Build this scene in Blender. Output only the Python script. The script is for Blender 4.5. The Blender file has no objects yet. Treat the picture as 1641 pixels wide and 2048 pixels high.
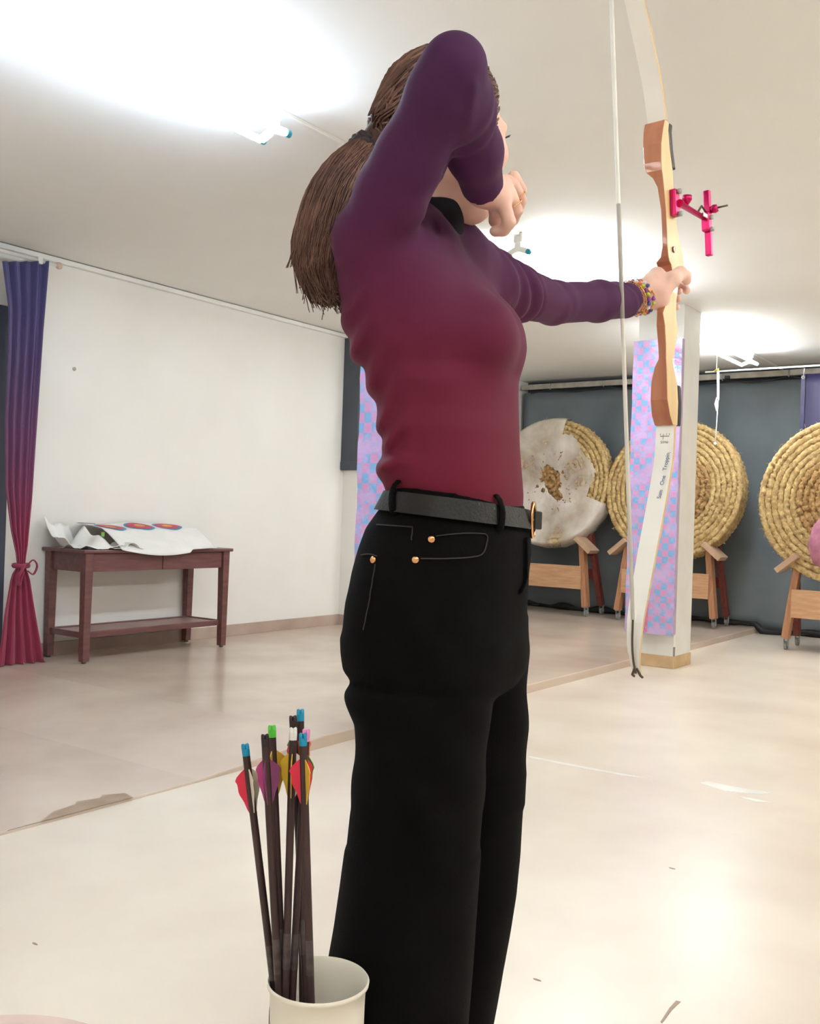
import bpy, bmesh, math, random
import numpy as np
from mathutils import Vector, Matrix
random.seed(7); rng = np.random.default_rng(7)

# ------------------------------------------------------------------ camera, light, exposure
F = 1950.0; YAW = math.radians(35.8); ROLL = math.radians(1.9); PITCH = math.radians(0.18); EYE = 1.0
scene = bpy.context.scene
C = scene.collection
cam_data = bpy.data.cameras.new('camera'); cam = bpy.data.objects.new('camera', cam_data); C.objects.link(cam)
cam_data.sensor_fit = 'HORIZONTAL'; cam_data.sensor_width = 36.0; cam_data.lens = 36.0*F/1641.0
cam_data.clip_start = 0.05
cam.matrix_world = (Matrix.Translation((0, 0, EYE)) @ Matrix.Rotation(YAW, 4, 'Z')
                    @ Matrix.Rotation(math.pi/2+PITCH, 4, 'X') @ Matrix.Rotation(ROLL, 4, 'Z'))
scene.camera = cam
world = bpy.data.worlds.new('world'); scene.world = world; world.use_nodes = True
world.node_tree.nodes['Background'].inputs[0].default_value = (0.9, 0.93, 1.0, 1)
world.node_tree.nodes['Background'].inputs[1].default_value = 0.3
vs = scene.view_settings
vs.view_transform = 'Standard'; vs.look = 'None'; vs.exposure = 1.32; vs.gamma = 1.0; vs.use_curve_mapping = False
TUBE_POWER = 34.0

# ------------------------------------------------------------------ placing helpers
def ray(px, py):
    u = (px-820.5)/F; v = -(py-1024)/F
    c, s = math.cos(ROLL), math.sin(ROLL)
    x = u*c-v*s; z = u*s+v*c; y = 1.0
    c, s = math.cos(PITCH), math.sin(PITCH)
    return np.array([x, y*c-z*s, y*s+z*c])
def atc(px, py, d):
    """point at distance d ahead of the standpoint (x right, y ahead, z up)"""
    r = ray(px, py); r = r/r[1]*d
    return np.array([r[0], r[1], r[2]+EYE])
def proj(p):
    """picture position of a point given like atc gives it"""
    x, y, z = p[0], p[1], p[2]-EYE
    c, s = math.cos(PITCH), math.sin(PITCH); y, z = y*c+z*s, -y*s+z*c
    c, s = math.cos(ROLL), math.sin(ROLL); u, v = (x*c+z*s)/y, (-x*s+z*c)/y
    return 820.5+u*F, 1024-v*F
def room(p):
    c, s = math.cos(YAW), math.sin(YAW)
    return np.array([p[0]*c-p[1]*s, p[0]*s+p[1]*c, p[2]])
def flo(px, py, z):
    r = ray(px, py); p = r*((z-EYE)/r[2]); p[2] += EYE
    return room(p)
def ply(px, py, Y):
    r = room(ray(px, py)); return r*(Y/r[1])+np.array([0, 0, EYE])
def plx(px, py, X):
    r = room(ray(px, py)); return r*(X/r[0])+np.array([0, 0, EYE])

# ------------------------------------------------------------------ materials
def lin(c):
    return tuple(((v/255)/12.92 if v/255 <= 0.04045 else ((v/255+0.055)/1.055)**2.4) for v in c)
MATS = {}
def mat(name, col, rough=0.6, col2=None, scale=8.0, bump=0.0, bscale=40.0, metal=0.0, spec=0.5, coat=0.0, sheen=0.0,
        stretch=(1, 1, 1), detail=4.0, contrast=(0.35, 0.65), alpha=1.0, sss=0.0, emit=None, trans=0.0):
    m = bpy.data.materials.new(name); m.use_nodes = True
    nt = m.node_tree; N = nt.nodes; L = nt.links; b = N['Principled BSDF']
    c1 = lin(col); c2 = lin(col2) if col2 else tuple(v*0.86 for v in c1)
    tc = N.new('ShaderNodeTexCoord'); mp = N.new('ShaderNodeMapping'); mp.inputs['Scale'].default_value = stretch
    L.new(tc.outputs['Object'], mp.inputs['Vector'])
    nz = N.new('ShaderNodeTexNoise'); nz.inputs['Scale'].default_value = scale; nz.inputs['Detail'].default_value = detail
    L.new(mp.outputs['Vector'], nz.inputs['Vector'])
    cr = N.new('ShaderNodeValToRGB'); cr.color_ramp.elements[0].position = contrast[0]; cr.color_ramp.elements[1].position = contrast[1]
    cr.color_ramp.elements[0].color = (*c2, 1); cr.color_ramp.elements[1].color = (*c1, 1)
    L.new(nz.outputs['Fac'], cr.inputs['Fac']); L.new(cr.outputs['Color'], b.inputs['Base Color'])
    b.inputs['Roughness'].default_value = rough; b.inputs['Metallic'].default_value = metal
    b.inputs['Specular IOR Level'].default_value = spec; b.inputs['Coat Weight'].default_value = coat
    b.inputs['Sheen Weight'].default_value = sheen; b.inputs['Alpha'].default_value = alpha
    b.inputs['Transmission Weight'].default_value = trans
    if sss:
        b.inputs['Subsurface Weight'].default_value = sss; b.inputs['Subsurface Radius'].default_value = (0.012, 0.005, 0.003)
        b.inputs['Subsurface Scale'].default_value = 1.0
    if emit:
        b.inputs['Emission Color'].default_value = (*lin(emit[0]), 1); b.inputs['Emission Strength'].default_value = emit[1]
    if bump:
        n2 = N.new('ShaderNodeTexNoise'); n2.inputs['Scale'].default_value = bscale; n2.inputs['Detail'].default_value = 5
        L.new(mp.outputs['Vector'], n2.inputs['Vector'])
        bp = N.new('ShaderNodeBump'); bp.inputs['Strength'].default_value = bump; bp.inputs['Distance'].default_value = 0.01
        L.new(n2.outputs['Fac'], bp.inputs['Height']); L.new(bp.outputs['Normal'], b.inputs['Normal'])
    MATS[name] = m
    return m
def ramp_z(m, stops, z0, z1):
    """colour gradient of a cloth along its length (object z)"""
    nt = m.node_tree; N = nt.nodes; L = nt.links
    tc = N.new('ShaderNodeTexCoord'); sp = N.new('ShaderNodeSeparateXYZ'); L.new(tc.outputs['Object'], sp.inputs[0])
    mr = N.new('ShaderNodeMapRange'); mr.inputs['From Min'].default_value = z0; mr.inputs['From Max'].default_value = z1
    L.new(sp.outputs['Z'], mr.inputs['Value'])
    cr = N.new('ShaderNodeValToRGB'); e = cr.color_ramp.elements
    while len(e) < len(stops): e.new(0.5)
    for i, (p, c) in enumerate(stops): e[i].position = p; e[i].color = (*lin(c), 1)
    L.new(mr.outputs['Result'], cr.inputs['Fac']); L.new(cr.outputs['Color'], N['Principled BSDF'].inputs['Base Color'])

WALL = mat('wall_paint', (238, 236, 229), 0.75, (234, 231, 223), 1.5, 0.05, 60)
CEIL = mat('ceiling_paint', (240, 239, 234), 0.85, (237, 236, 230), 1.2, 0.04, 50)
FLOOR = mat('floor_epoxy', (233, 221, 203), 0.3, (214, 197, 180), 1.5, 0.03, 5, spec=0.5, detail=8, contrast=(0.25, 0.62))
PLAT = mat('platform_epoxy', (214, 197, 180), 0.22, (192, 172, 156), 1.6, 0.03, 5, spec=0.5, detail=8, contrast=(0.25, 0.65))
BASEB = mat('baseboard_paint', (186, 165, 150), 0.4, (170, 148, 134), 4)
WHITE = mat('white_enamel', (235, 234, 228), 0.4, (228, 227, 220), 6)
PILBASE = mat('bare_plaster', (214, 184, 142), 0.8, (196, 164, 124), 9, 0.1, 60)
DARKP = mat('dark_grey_paint', (74, 79, 88), 0.55, (64, 69, 78), 3, 0.15, 40)
DOORM = mat('dark_door', (66, 70, 84), 0.5)
CURT = mat('gradient_curtain', (150, 40, 75), 0.8, None, 8, 0.15, 150, sheen=0.3)
ramp_z(CURT, [(0.0, (142, 36, 66)), (0.3, (146, 42, 74)), (0.5, (112, 58, 92)), (0.72, (86, 64, 104)), (1.0, (72, 72, 124))], 0.0, 2.35)  # hue runs from crimson at the hem to violet at the top
BACKC = mat('grey_tarp', (118, 126, 130), 0.6, (104, 113, 118), 2, 0.12, 8)
NAVY = mat('navy_tarp', (58, 52, 92), 0.5, (50, 45, 82), 3, 0.1, 10)
BLACKC = mat('black_sheeting', (26, 24, 25), 0.6)
TUBE_WARM = mat('warm_lit_tube', (255, 255, 255), 0.4, emit=((252, 250, 246), TUBE_POWER*0.5))
TUBE_COOL = mat('cool_lit_tube', (255, 255, 255), 0.4, emit=((208, 230, 255), TUBE_POWER))
TUBE_ON = mat('lit_tube', (255, 255, 255), 0.4, emit=((238, 246, 255), TUBE_POWER))
SOCK = mat('teal_socket', (20, 140, 160), 0.35)
STEEL = mat('galvanised_steel', (190, 190, 186), 0.35, (160, 160, 158), 20, metal=0.35)
RUBBER = mat('grey_rubber', (140, 138, 134), 0.6)
CABLE = mat('dark_cable', (48, 45, 44), 0.6)
TRUNK = mat('trunking', (196, 190, 176), 0.6, (170, 162, 148), 10)
MAHOG = mat('red_brown_wood', (114, 72, 68), 0.38, (96, 58, 56), 6, 0.05, 30, stretch=(8, 1, 8), coat=0.15)
PAPER = mat('white_paper', (240, 239, 234), 0.7, (234, 233, 228), 10)
P_BLUE = mat('print_blue', (84, 160, 200), 0.6); P_RED = mat('print_red', (212, 70, 96), 0.6)
P_YEL = mat('print_yellow', (232, 190, 70), 0.6, (222, 140, 70), 40); P_BLK = mat('print_black', (70, 72, 78), 0.6)
STRAW = mat('straw', (212, 184, 126), 0.75, (158, 124, 76), 26, 0.8, 90, detail=8, contrast=(0.3, 0.68))
STRAWD = mat('straw_worn', (192, 154, 98), 0.8, (138, 102, 62), 34, 0.9, 70, detail=8, contrast=(0.3, 0.68))
STRAWL = mat('straw_fibre', (226, 196, 130), 0.7, (176, 138, 78), 30)
FILM = mat('plastic_film', (252, 247, 238), 0.2, (248, 238, 226), 7, 0.25, 12, alpha=0.5, spec=0.9, contrast=(0.4, 0.6))
PINE = mat('pine_board', (202, 160, 122), 0.6, (186, 140, 102), 5, 0.06, 40, stretch=(1, 8, 8))
PINE2 = mat('pine_post', (186, 136, 98), 0.6, (166, 114, 80), 5, 0.06, 40, stretch=(8, 8, 1))
PLY = mat('plywood_pad', (196, 166, 136), 0.6, (178, 146, 118), 7)
REDWOOD = mat('stained_post', (128, 58, 46), 0.55, (104, 44, 36), 6, stretch=(8, 8, 1))
SHIRT = mat('plum_jersey', (112, 38, 66), 0.75, None, 8, 0.06, 300, sheen=0.03, spec=0.2)
ramp_z(SHIRT, [(0.0, (106, 26, 46)), (0.4, (100, 30, 56)), (0.75, (76, 34, 74)), (1.0, (68, 35, 74))], 1.0, 1.55)  # maroon low down, shifting to purple higher up
DENIM = mat('black_denim', (10, 9, 9), 0.9, (7, 6, 7), 30, 0.2, 400, spec=0.1)
STITCH = mat('black_thread', (40, 36, 34), 0.7)
COLLAR = mat('black_jersey', (16, 15, 22), 0.85, spec=0.2)
LEATHER = mat('black_leather', (22, 20, 19), 0.5, (16, 15, 14), 40, 0.15, 220, spec=0.3)
GOLD = mat('polished_brass', (238, 186, 140), 0.22, (220, 160, 110), 12, metal=1.0)
SKIN = mat('skin', (240, 204, 188), 0.5, (232, 186, 170), 18, 0.04, 200, sss=0.12)
HAIR = mat('brown_hair', (104, 76, 66), 0.55, (66, 45, 40), 30, stretch=(1, 1, 0.2), spec=0.3)
HAIR3 = mat('mid_brown_hair', (122, 92, 80), 0.5, (92, 66, 58), 30, spec=0.3)
HAIR2 = mat('light_brown_hair', (146, 112, 98), 0.45, (116, 84, 74), 30, spec=0.3)
SCRUN = mat('dark_hair_tie', (58, 46, 54), 0.7, bump=0.4, bscale=120)
EYEW = mat('eye_white', (230, 226, 222), 0.2); IRIS = mat('iris', (70, 50, 36), 0.2); LASH = mat('lash', (40, 26, 22), 0.7)
LIPS = mat('lips', (196, 110, 108), 0.45)
SHOE = mat('black_shoe', (24, 23, 24), 0.5)
R_BELLY = mat('riser_red_wood', (196, 130, 96), 0.38, (172, 104, 76), 5, 0.04, 30, stretch=(6, 6, 0.6), coat=0.2)
R_SIDE = mat('riser_pale_wood', (232, 206, 156), 0.4, (222, 190, 134), 5, 0.04, 30, stretch=(6, 6, 0.6), coat=0.2)
R_PAD = mat('riser_black_overlay', (38, 36, 40), 0.35)
LIMB = mat('limb_laminate', (250, 248, 240), 0.35, (248, 245, 235), 3, coat=0.2)
LIMBE = mat('limb_maple', (222, 190, 140), 0.5)
STRING = mat('pale_bowstring', (246, 244, 236), 0.6); SERV = mat('grey_serving', (190, 186, 178), 0.6)
LOOP = mat('brown_string_loop', (98, 80, 66), 0.7)
INK = mat('ballpoint_ink', (92, 108, 140), 0.7); INK2 = mat('grey_print', (150, 144, 134), 0.7)
MAGENTA = mat('magenta_anodised', (206, 30, 106), 0.28, (190, 20, 94), 10, metal=0.55)
PINM = mat('steel_pin', (120, 112, 98), 0.3, metal=0.9)
SHAFT = mat('carbon_shaft', (62, 40, 40), 0.45, (50, 32, 33), 14)
SHAFTL = mat('shaft_sticker', (84, 74, 74), 0.4, (58, 46, 46), 90)
NB = mat('blue_plastic', (18, 150, 190), 0.3); NK = mat('black_plastic', (44, 28, 28), 0.4)
NG = mat('green_plastic', (86, 200, 60), 0.3); NW = mat('white_plastic', (238, 236, 232), 0.35); NP = mat('pink_plastic', (226, 140, 200), 0.3)
V_RED = mat('red_vane', (216, 38, 70), 0.45); V_WHT = mat('white_vane', (236, 228, 212), 0.45); V_PUR = mat('purple_vane', (132, 60, 110), 0.45)
V_MAG = mat('magenta_vane', (176, 56, 126), 0.45); V_YEL = mat('yellow_vane', (222, 184, 62), 0.45); V_GRN = mat('green_vane', (104, 150, 66), 0.45)
V_ORG = mat('orange_vane', (236, 104, 50), 0.45)
BUCKET = mat('white_plastic_tube', (238, 234, 222), 0.45, (234, 229, 215), 4)
LABELB = mat('blue_print', (84, 92, 140), 0.5)
TAN = mat('tan_stain', (164, 140, 118), 0.5, (152, 130, 110), 14); GLINT_SCUFF = mat('white_glint_scuff', (246, 242, 234), 0.3)  # the white stands in for floor reflections; one pale streak shares it
PEACH = mat('peach_vinyl', (226, 200, 184), 0.5)
MAUVE = mat('mauve_cloth', (186, 122, 140), 0.8, (150, 90, 112), 10)
BEADS = [mat('bead_'+n, c, 0.3) for n, c in (('lime', (190, 196, 60)), ('violet', (150, 80, 160)), ('blue', (80, 90, 170)), ('white', (240, 232, 236)), ('orange', (232, 130, 70)))]

def wrap_material():
    m = mat('patterned_foil', (214, 150, 196), 0.22, None, 8, 0.35, 45, spec=0.7)
    nt = m.node_tree; N = nt.nodes; L = nt.links; b = N['Principled BSDF']
    tc = N.new('ShaderNodeTexCoord')
    ck = N.new('ShaderNodeTexChecker'); ck.inputs['Scale'].default_value = 22.0
    ck.inputs['Color1'].default_value = (*lin((206, 150, 192)), 1); ck.inputs['Color2'].default_value = (*lin((128, 172, 216)), 1)
    mp = N.new('ShaderNodeMapping'); mp.inputs['Location'].default_value = (0.011, 0.013, 0.007); L.new(tc.outputs['Object'], mp.inputs['Vector']); L.new(mp.outputs['Vector'], ck.inputs['Vector'])
    nz = N.new('ShaderNodeTexNoise'); nz.inputs['Scale'].default_value = 14; nz.inputs['Detail'].default_value = 5; L.new(tc.outputs['Object'], nz.inputs['Vector'])
    cr = N.new('ShaderNodeValToRGB'); cr.color_ramp.elements[0].position = 0.44; cr.color_ramp.elements[1].position = 0.62
    L.new(nz.outputs['Fac'], cr.inputs['Fac'])
    mx = N.new('ShaderNodeMixRGB'); mx.inputs['Color2'].default_value = (*lin((196, 168, 212)), 1)
    L.new(cr.outputs['Color'], mx.inputs['Fac']); L.new(ck.outputs['Color'], mx.inputs['Color1']); L.new(mx.outputs['Color'], b.inputs['Base Color'])
    return m
WRAP = wrap_material()
def film_alpha(m):
    nt = m.node_tree; N = nt.nodes; L = nt.links
    nz = N.new('ShaderNodeTexNoise'); nz.inputs['Scale'].default_value = 1.7; nz.inputs['Detail'].default_value = 7; nz.inputs['Distortion'].default_value = 0.3
    tc = N.new('ShaderNodeTexCoord'); L.new(tc.outputs['Object'], nz.inputs['Vector'])
    mr = N.new('ShaderNodeMapRange'); mr.inputs['From Min'].default_value = 0.34; mr.inputs['From Max'].default_value = 0.62; mr.inputs['To Min'].default_value = 0.10; mr.inputs['To Max'].default_value = 0.74
    L.new(nz.outputs['Fac'], mr.inputs['Value']); L.new(mr.outputs['Result'], N['Principled BSDF'].inputs['Alpha'])
film_alpha(FILM)

# ------------------------------------------------------------------ mesh helpers
def link(name, me, parent=None, loc=None, rotz=None):
    o = bpy.data.objects.new(name, me); C.objects.link(o)
    if parent is not None: o.parent = parent
    if loc is not None: o.location = loc
    if rotz is not None: o.rotation_euler = (0, 0, rotz)
    return o
def tag(o, label, cat, group=None):
    o['label'] = label; o['category'] = cat
    if group: o['group'] = group
    return o
def struct(o, label=None, cat=None):
    o['kind'] = 'structure'
    if label: o['label'] = label
    if cat: o['category'] = cat
    return o
def empty(name, loc=(0, 0, 0), rotz=0.0):
    o = bpy.data.objects.new(name, None); o.empty_display_size = 0.1; C.objects.link(o)
    o.location = loc; o.rotation_euler = (0, 0, rotz)
    return o
def copy_tree(o, parent=None):
    c = o.copy(); C.objects.link(c); c.parent = parent
    for ch in list(o.children): copy_tree(ch, c)
    return c

class MB:
    def __init__(s): s.v = []; s.f = []; s.m = []; s.mats = []; s.mi = 0
    def use(s, m):
        if m not in s.mats: s.mats.append(m)
        s.mi = s.mats.index(m); return s
    def add(s, v, f):
        n = len(s.v); s.v += [tuple(map(float, p)) for p in v]; s.f += [tuple(i+n for i in q) for q in f]; s.m += [s.mi]*len(f); return s
    def box(s, lo, hi, M=None):
        x0, y0, z0 = lo; x1, y1, z1 = hi
        v = [(x0, y0, z0), (x1, y0, z0), (x1, y1, z0), (x0, y1, z0), (x0, y0, z1), (x1, y0, z1), (x1, y1, z1), (x0, y1, z1)]
        if M is not None: v = [M @ Vector(p) for p in v]
        return s.add(v, [(0, 3, 2, 1), (4, 5, 6, 7), (0, 1, 5, 4), (1, 2, 6, 5), (2, 3, 7, 6), (3, 0, 4, 7)])
    def beam(s, a, b, w, h, up=(0, 0, 1), w2=None, h2=None):
        """bar from a to b, w across, h along up"""
        a = np.array(a, float); b = np.array(b, float); d = b-a; d /= np.linalg.norm(d)
        u = np.array(up, float); x = np.cross(d, u); x /= np.linalg.norm(x); u = np.cross(x, d)
        v = []
        for p, ww, hh in ((a, w, h), (b, w2 or w, h2 or h)):
            for sx, su in ((-1, -1), (1, -1), (1, 1), (-1, 1)): v.append(p+x*sx*ww/2+u*su*hh/2)
        return s.add(v, [(0, 3, 2, 1), (4, 5, 6, 7), (0, 1, 5, 4), (1, 2, 6, 5), (2, 3, 7, 6), (3, 0, 4, 7)])
    def tube(s, pts, r, n=8, caps=True, flat=1.0, closed=False):
        P = np.array(pts, float); k = len(P)
        R = np.full(k, r, float) if np.isscalar(r) else np.array(r, float)
        T = np.gradient(P, axis=0)
        if closed: T = np.roll(P, -1, 0)-np.roll(P, 1, 0)
        T /= np.linalg.norm(T, axis=1)[:, None]+1e-12
        a = np.array([0, 0, 1.0]) if abs(T[0][2]) < 0.9 else np.array([1.0, 0, 0])
        nrm = np.cross(T[0], a); nrm /= np.linalg.norm(nrm); v = []
        for i in range(k):
            nrm = nrm-T[i]*np.dot(nrm, T[i]); nrm /= np.linalg.norm(nrm); bn = np.cross(T[i], nrm)
            for j in range(n):
                t = 2*math.pi*j/n; v.append(P[i]+R[i]*(math.cos(t)*nrm+flat*math.sin(t)*bn))
        f = []
        for i in range(k if closed else k-1):
            i2 = (i+1) % k
            for j in range(n): f.append((i*n+j, i*n+(j+1) % n, i2*n+(j+1) % n, i2*n+j))
        if caps and not closed:
            f.append(tuple(range(n))[::-1]); f.append(tuple((k-1)*n+j for j in range(n)))
        return s.add(v, f)
    def lathe(s, prof, n=32, c=(0, 0, 0), M=None):
        v = []; f = []
        for (r, z) in prof:
            for j in range(n):
                t = 2*math.pi*j/n; p = Vector((r*math.cos(t), r*math.sin(t), z))
                if M is not None: p = M @ p
                v.append((p[0]+c[0], p[1]+c[1], p[2]+c[2]))
        for i in range(len(prof)-1):
            for j in range(n): f.append((i*n+j, i*n+(j+1) % n, (i+1)*n+(j+1) % n, (i+1)*n+j))
        return s.add(v, f)
    def sphere(s, c, r, n=10, m=7, sc=(1, 1, 1)):
        v = []; f = []
        for i in range(m+1):
            ph = math.pi*i/m
            for j in range(n):
                t = 2*math.pi*j/n
                v.append((c[0]+r*sc[0]*math.sin(ph)*math.cos(t), c[1]+r*sc[1]*math.sin(ph)*math.sin(t), c[2]+r*sc[2]*math.cos(ph)))
        for i in range(m):
            for j in range(n): f.append((i*n+j, (i+1)*n+j, (i+1)*n+(j+1) % n, i*n+(j+1) % n))
        return s.add(v, f)
    def grid(s, P):
        """P: array (a,b,3)"""
        a, b = P.shape[:2]
        f = [(i*b+j, i*b+j+1, (i+1)*b+j+1, (i+1)*b+j) for i in range(a-1) for j in range(b-1)]
        return s.add(P.reshape(-1, 3), f)
    def build(s, name, m=None, parent=None, smooth=False, bevel=0.0, solid=0.0, auto=None, loc=None, rotz=None):
        me = bpy.data.meshes.new(name); me.from_pydata(s.v, [], s.f)
        if m is not None and not s.mats: s.mats = [m]
        for q in s.mats: me.materials.append(q)
        if len(s.mats) > 1: me.polygons.foreach_set('material_index', s.m)
        bm = bmesh.new(); bm.from_mesh(me)
        bmesh.ops.remove_doubles(bm, verts=bm.verts, dist=1e-6)
        if not solid: bmesh.ops.recalc_face_normals(bm, faces=bm.faces)
        bm.to_mesh(me); bm.free()
        if smooth: me.polygons.foreach_set('use_smooth', [True]*len(me.polygons))
        o = link(name, me, parent, loc, rotz)
        if smooth and auto:
            me.set_sharp_from_angle(angle=math.radians(auto))
        if solid:
            md = o.modifiers.new('thick', 'SOLIDIFY'); md.thickness = solid; md.offset = 0
        if bevel:
            md = o.modifiers.new('bevel', 'BEVEL'); md.width = bevel; md.segments = 2; md.limit_method = 'ANGLE'
        return o
def spline(pts, n):
    """Catmull-Rom through pts, n samples"""
    P = np.array(pts, float); k = len(P)
    E = np.vstack([2*P[0]-P[1], P, 2*P[-1]-P[-2]]); out = []
    for t in np.linspace(0, k-1-1e-9, n):
        i = int(t); u = t-i; a, b, c, d = E[i], E[i+1], E[i+2], E[i+3]
        out.append(0.5*((2*b)+(-a+c)*u+(2*a-5*b+4*c-d)*u*u+(-a+3*b-3*c+d)*u**3))
    return np.array(out)
def text_mesh(body, size, name, m, parent, M):
    cu = bpy.data.curves.new(name, 'FONT'); cu.body = body; cu.size = size; cu.extrude = 0.00015; cu.align_x = 'CENTER'; cu.align_y = 'CENTER'
    to = bpy.data.objects.new(name, cu); C.objects.link(to)
    dg = bpy.context.evaluated_depsgraph_get(); me = bpy.data.meshes.new_from_object(to.evaluated_get(dg))
    bpy.data.objects.remove(to); me.materials.clear(); me.materials.append(m); me.transform(M)
    return link(name, me, parent)

# ------------------------------------------------------------------ implicit surfaces for the body and its clothes
class SDF:
    def __init__(s, lo, hi, h):
        s.lo = np.array(lo, float); s.h = h
        s.n = np.ceil((np.array(hi)-s.lo)/h).astype(int)+1
        s.ax = [(s.lo[i]+h*np.arange(s.n[i])).astype(np.float32) for i in range(3)]
        s.D = np.full(s.n, 1.0, np.float32)
    def blk(s, lo, hi):
        a = np.clip(np.floor((np.array(lo)-s.lo)/s.h).astype(int), 0, s.n); b = np.clip(np.ceil((np.array(hi)-s.lo)/s.h).astype(int)+1, 0, s.n)
        sl = tuple(slice(a[i], b[i]) for i in range(3))
        return sl, s.ax[0][sl[0]][:, None, None], s.ax[1][sl[1]][None, :, None], s.ax[2][sl[2]][None, None, :]
    def put(s, fn, lo, hi, k, cut=False):
        pad = k+4*s.h
        sl, X, Y, Z = s.blk(np.array(lo)-pad, np.array(hi)+pad)
        d = fn(X, Y, Z).astype(np.float32); A = s.D[sl]
        if cut: s.D[sl] = np.maximum(A, -d)
        elif k > 0:
            hh = np.maximum(k-np.abs(A-d), 0)/k; s.D[sl] = np.minimum(A, d)-hh*hh*k*0.25
        else: s.D[sl] = np.minimum(A, d)
        return s
    def cone(s, a, b, ra, rb, k=0.01, cut=False, squash=None):
        a = np.array(a, float); b = np.array(b, float); ab = b-a; L2 = float(ab@ab)+1e-9; r = max(ra, rb)
        def fn(X, Y, Z):
            x, y, z = X-a[0], Y-a[1], Z-a[2]
            t = np.clip((x*ab[0]+y*ab[1]+z*ab[2])/L2, 0, 1)
            x = x-t*ab[0]; y = y-t*ab[1]; z = z-t*ab[2]
            if squash is not None:
                n, q = squash; c = x*n[0]+y*n[1]+z*n[2]; x = x+c*n[0]*(q-1); y = y+c*n[1]*(q-1); z = z+c*n[2]*(q-1)
            return np.sqrt(x*x+y*y+z*z)-(ra+(rb-ra)*t)
        return s.put(fn, np.minimum(a, b)-r, np.maximum(a, b)+r, k, cut)
    def chain(s, pts, rs, k=0.01, **kw):
        for i in range(len(pts)-1): s.cone(pts[i], pts[i+1], rs[i], rs[i+1], k, **kw)
        return s
    def ell(s, c, ax, r, k=0.01, cut=False):
        c = np.array(c, float); A = np.array(ax, float); rm = max(r)
        def fn(X, Y, Z):
            x, y, z = X-c[0], Y-c[1], Z-c[2]; q = 0
            for i in range(3): q = q+((x*A[i][0]+y*A[i][1]+z*A[i][2])/r[i])**2
            return (np.sqrt(q)-1)*min(r)
        return s.put(fn, c-rm, c+rm, k, cut)
    def loft(s, rows, th, k=0.01, n=2.3, top=None):
        """rows: (z, cx, cy, rf, rs), front axis turned by th"""
        R = np.array(sorted(rows)); z0, z1 = R[0, 0], R[-1, 0]; ct, st = math.cos(th), math.sin(th)
        w = float(max(R[:, 3].max(), R[:, 4].max()))
        lo = np.array([R[:, 1].min()-w, R[:, 2].min()-w, z0]); hi = np.array([R[:, 1].max()+w, R[:, 2].max()+w, z1])
        def fn(X, Y, Z):
            zz = Z.ravel(); cx, cy, rf, rs = [np.interp(zz, R[:, 0], R[:, i])[None, None, :] for i in (1, 2, 3, 4)]
            x, y = X-cx, Y-cy; u = (x*ct-y*st)/rf; v = (x*st+y*ct)/rs
            d = ((np.abs(u)**n+np.abs(v)**n)**(1/n)-1)*np.minimum(rf, rs)
            d = np.maximum(d, np.maximum(z0-Z, Z-z1))
            if top is not None: d = np.maximum(d, Z-(top[0]+top[1]*(X-top[2])))
            return d
        return s.put(fn, lo, hi, k)
    def displace(s, fn, lo, hi):
        sl, X, Y, Z = s.blk(lo, hi); s.D[sl] -= fn(X, Y, Z).astype(np.float32); return s
    def mesh(s, name, m, parent, smooth=1):
        D = s.D; S = D < 0; nx, ny, nz = D.shape
        cnt = np.zeros((nx-1, ny-1, nz-1), np.int8)
        for i in (0, 1):
            for j in (0, 1):
                for k in (0, 1): cnt += S[i:nx-1+i, j:ny-1+j, k:nz-1+k]
        I = np.argwhere((cnt > 0) & (cnt < 8)); idx = np.full((nx-1, ny-1, nz-1), -1, np.int32)
        idx[I[:, 0], I[:, 1], I[:, 2]] = np.arange(len(I)); del cnt
        acc = np.zeros((len(I), 3)); num = np.zeros(len(I))
        cor = [(i, j, k) for i in (0, 1) for j in (0, 1) for k in (0, 1)]
        val = {c: D[I[:, 0]+c[0], I[:, 1]+c[1], I[:, 2]+c[2]] for c in cor}
        for a in cor:
            for q in range(3):
                if a[q] == 0:
                    b = list(a); b[q] = 1; b = tuple(b); va, vb = val[a], val[b]; x = (va < 0) != (vb < 0)
                    t = np.where(x, va/np.where(x, va-vb, 1), 0); p = np.tile(np.array(a, float), (len(I), 1)); p[:, q] += t
                    acc[x] += p[x]; num[x] += 1
        V = s.lo+s.h*(I+acc/num[:, None]); Fs = []
        for q in range(3):
            e = [slice(0, n) for n in D.shape]; e2 = list(e); e[q] = slice(0, D.shape[q]-1); e2[q] = slice(1, D.shape[q])
            A, B = S[tuple(e)], S[tuple(e2)]; E = np.argwhere(A != B); flip = A[E[:, 0], E[:, 1], E[:, 2]]
            r, t = (q+1) % 3, (q+2) % 3
            ok = (E[:, r] > 0) & (E[:, t] > 0) & (E[:, r] < D.shape[r]-1) & (E[:, t] < D.shape[t]-1); E = E[ok]; flip = flip[ok]
            quad = []
            for dr, dt in ((-1, -1), (0, -1), (0, 0), (-1, 0)):
                W = E.copy(); W[:, r] += dr; W[:, t] += dt; quad.append(idx[W[:, 0], W[:, 1], W[:, 2]])
            Q = np.stack(quad, 1); Q[~flip] = Q[~flip][:, ::-1]; Fs.append(Q)
        Fq = np.vstack(Fs)
        for _ in range(smooth):
            ac = np.zeros_like(V); nm = np.zeros(len(V))
            for i in range(4):
                a, b = Fq[:, i], Fq[:, (i+1) % 4]
                for c3 in range(3): ac[:, c3] += np.bincount(a, V[b, c3], len(V))
                nm += np.bincount(a, minlength=len(V))
            V = 0.5*V+0.5*ac/np.maximum(nm, 1)[:, None]
        me = bpy.data.meshes.new(name); me.vertices.add(len(V)); me.vertices.foreach_set('co', V.ravel())
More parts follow.
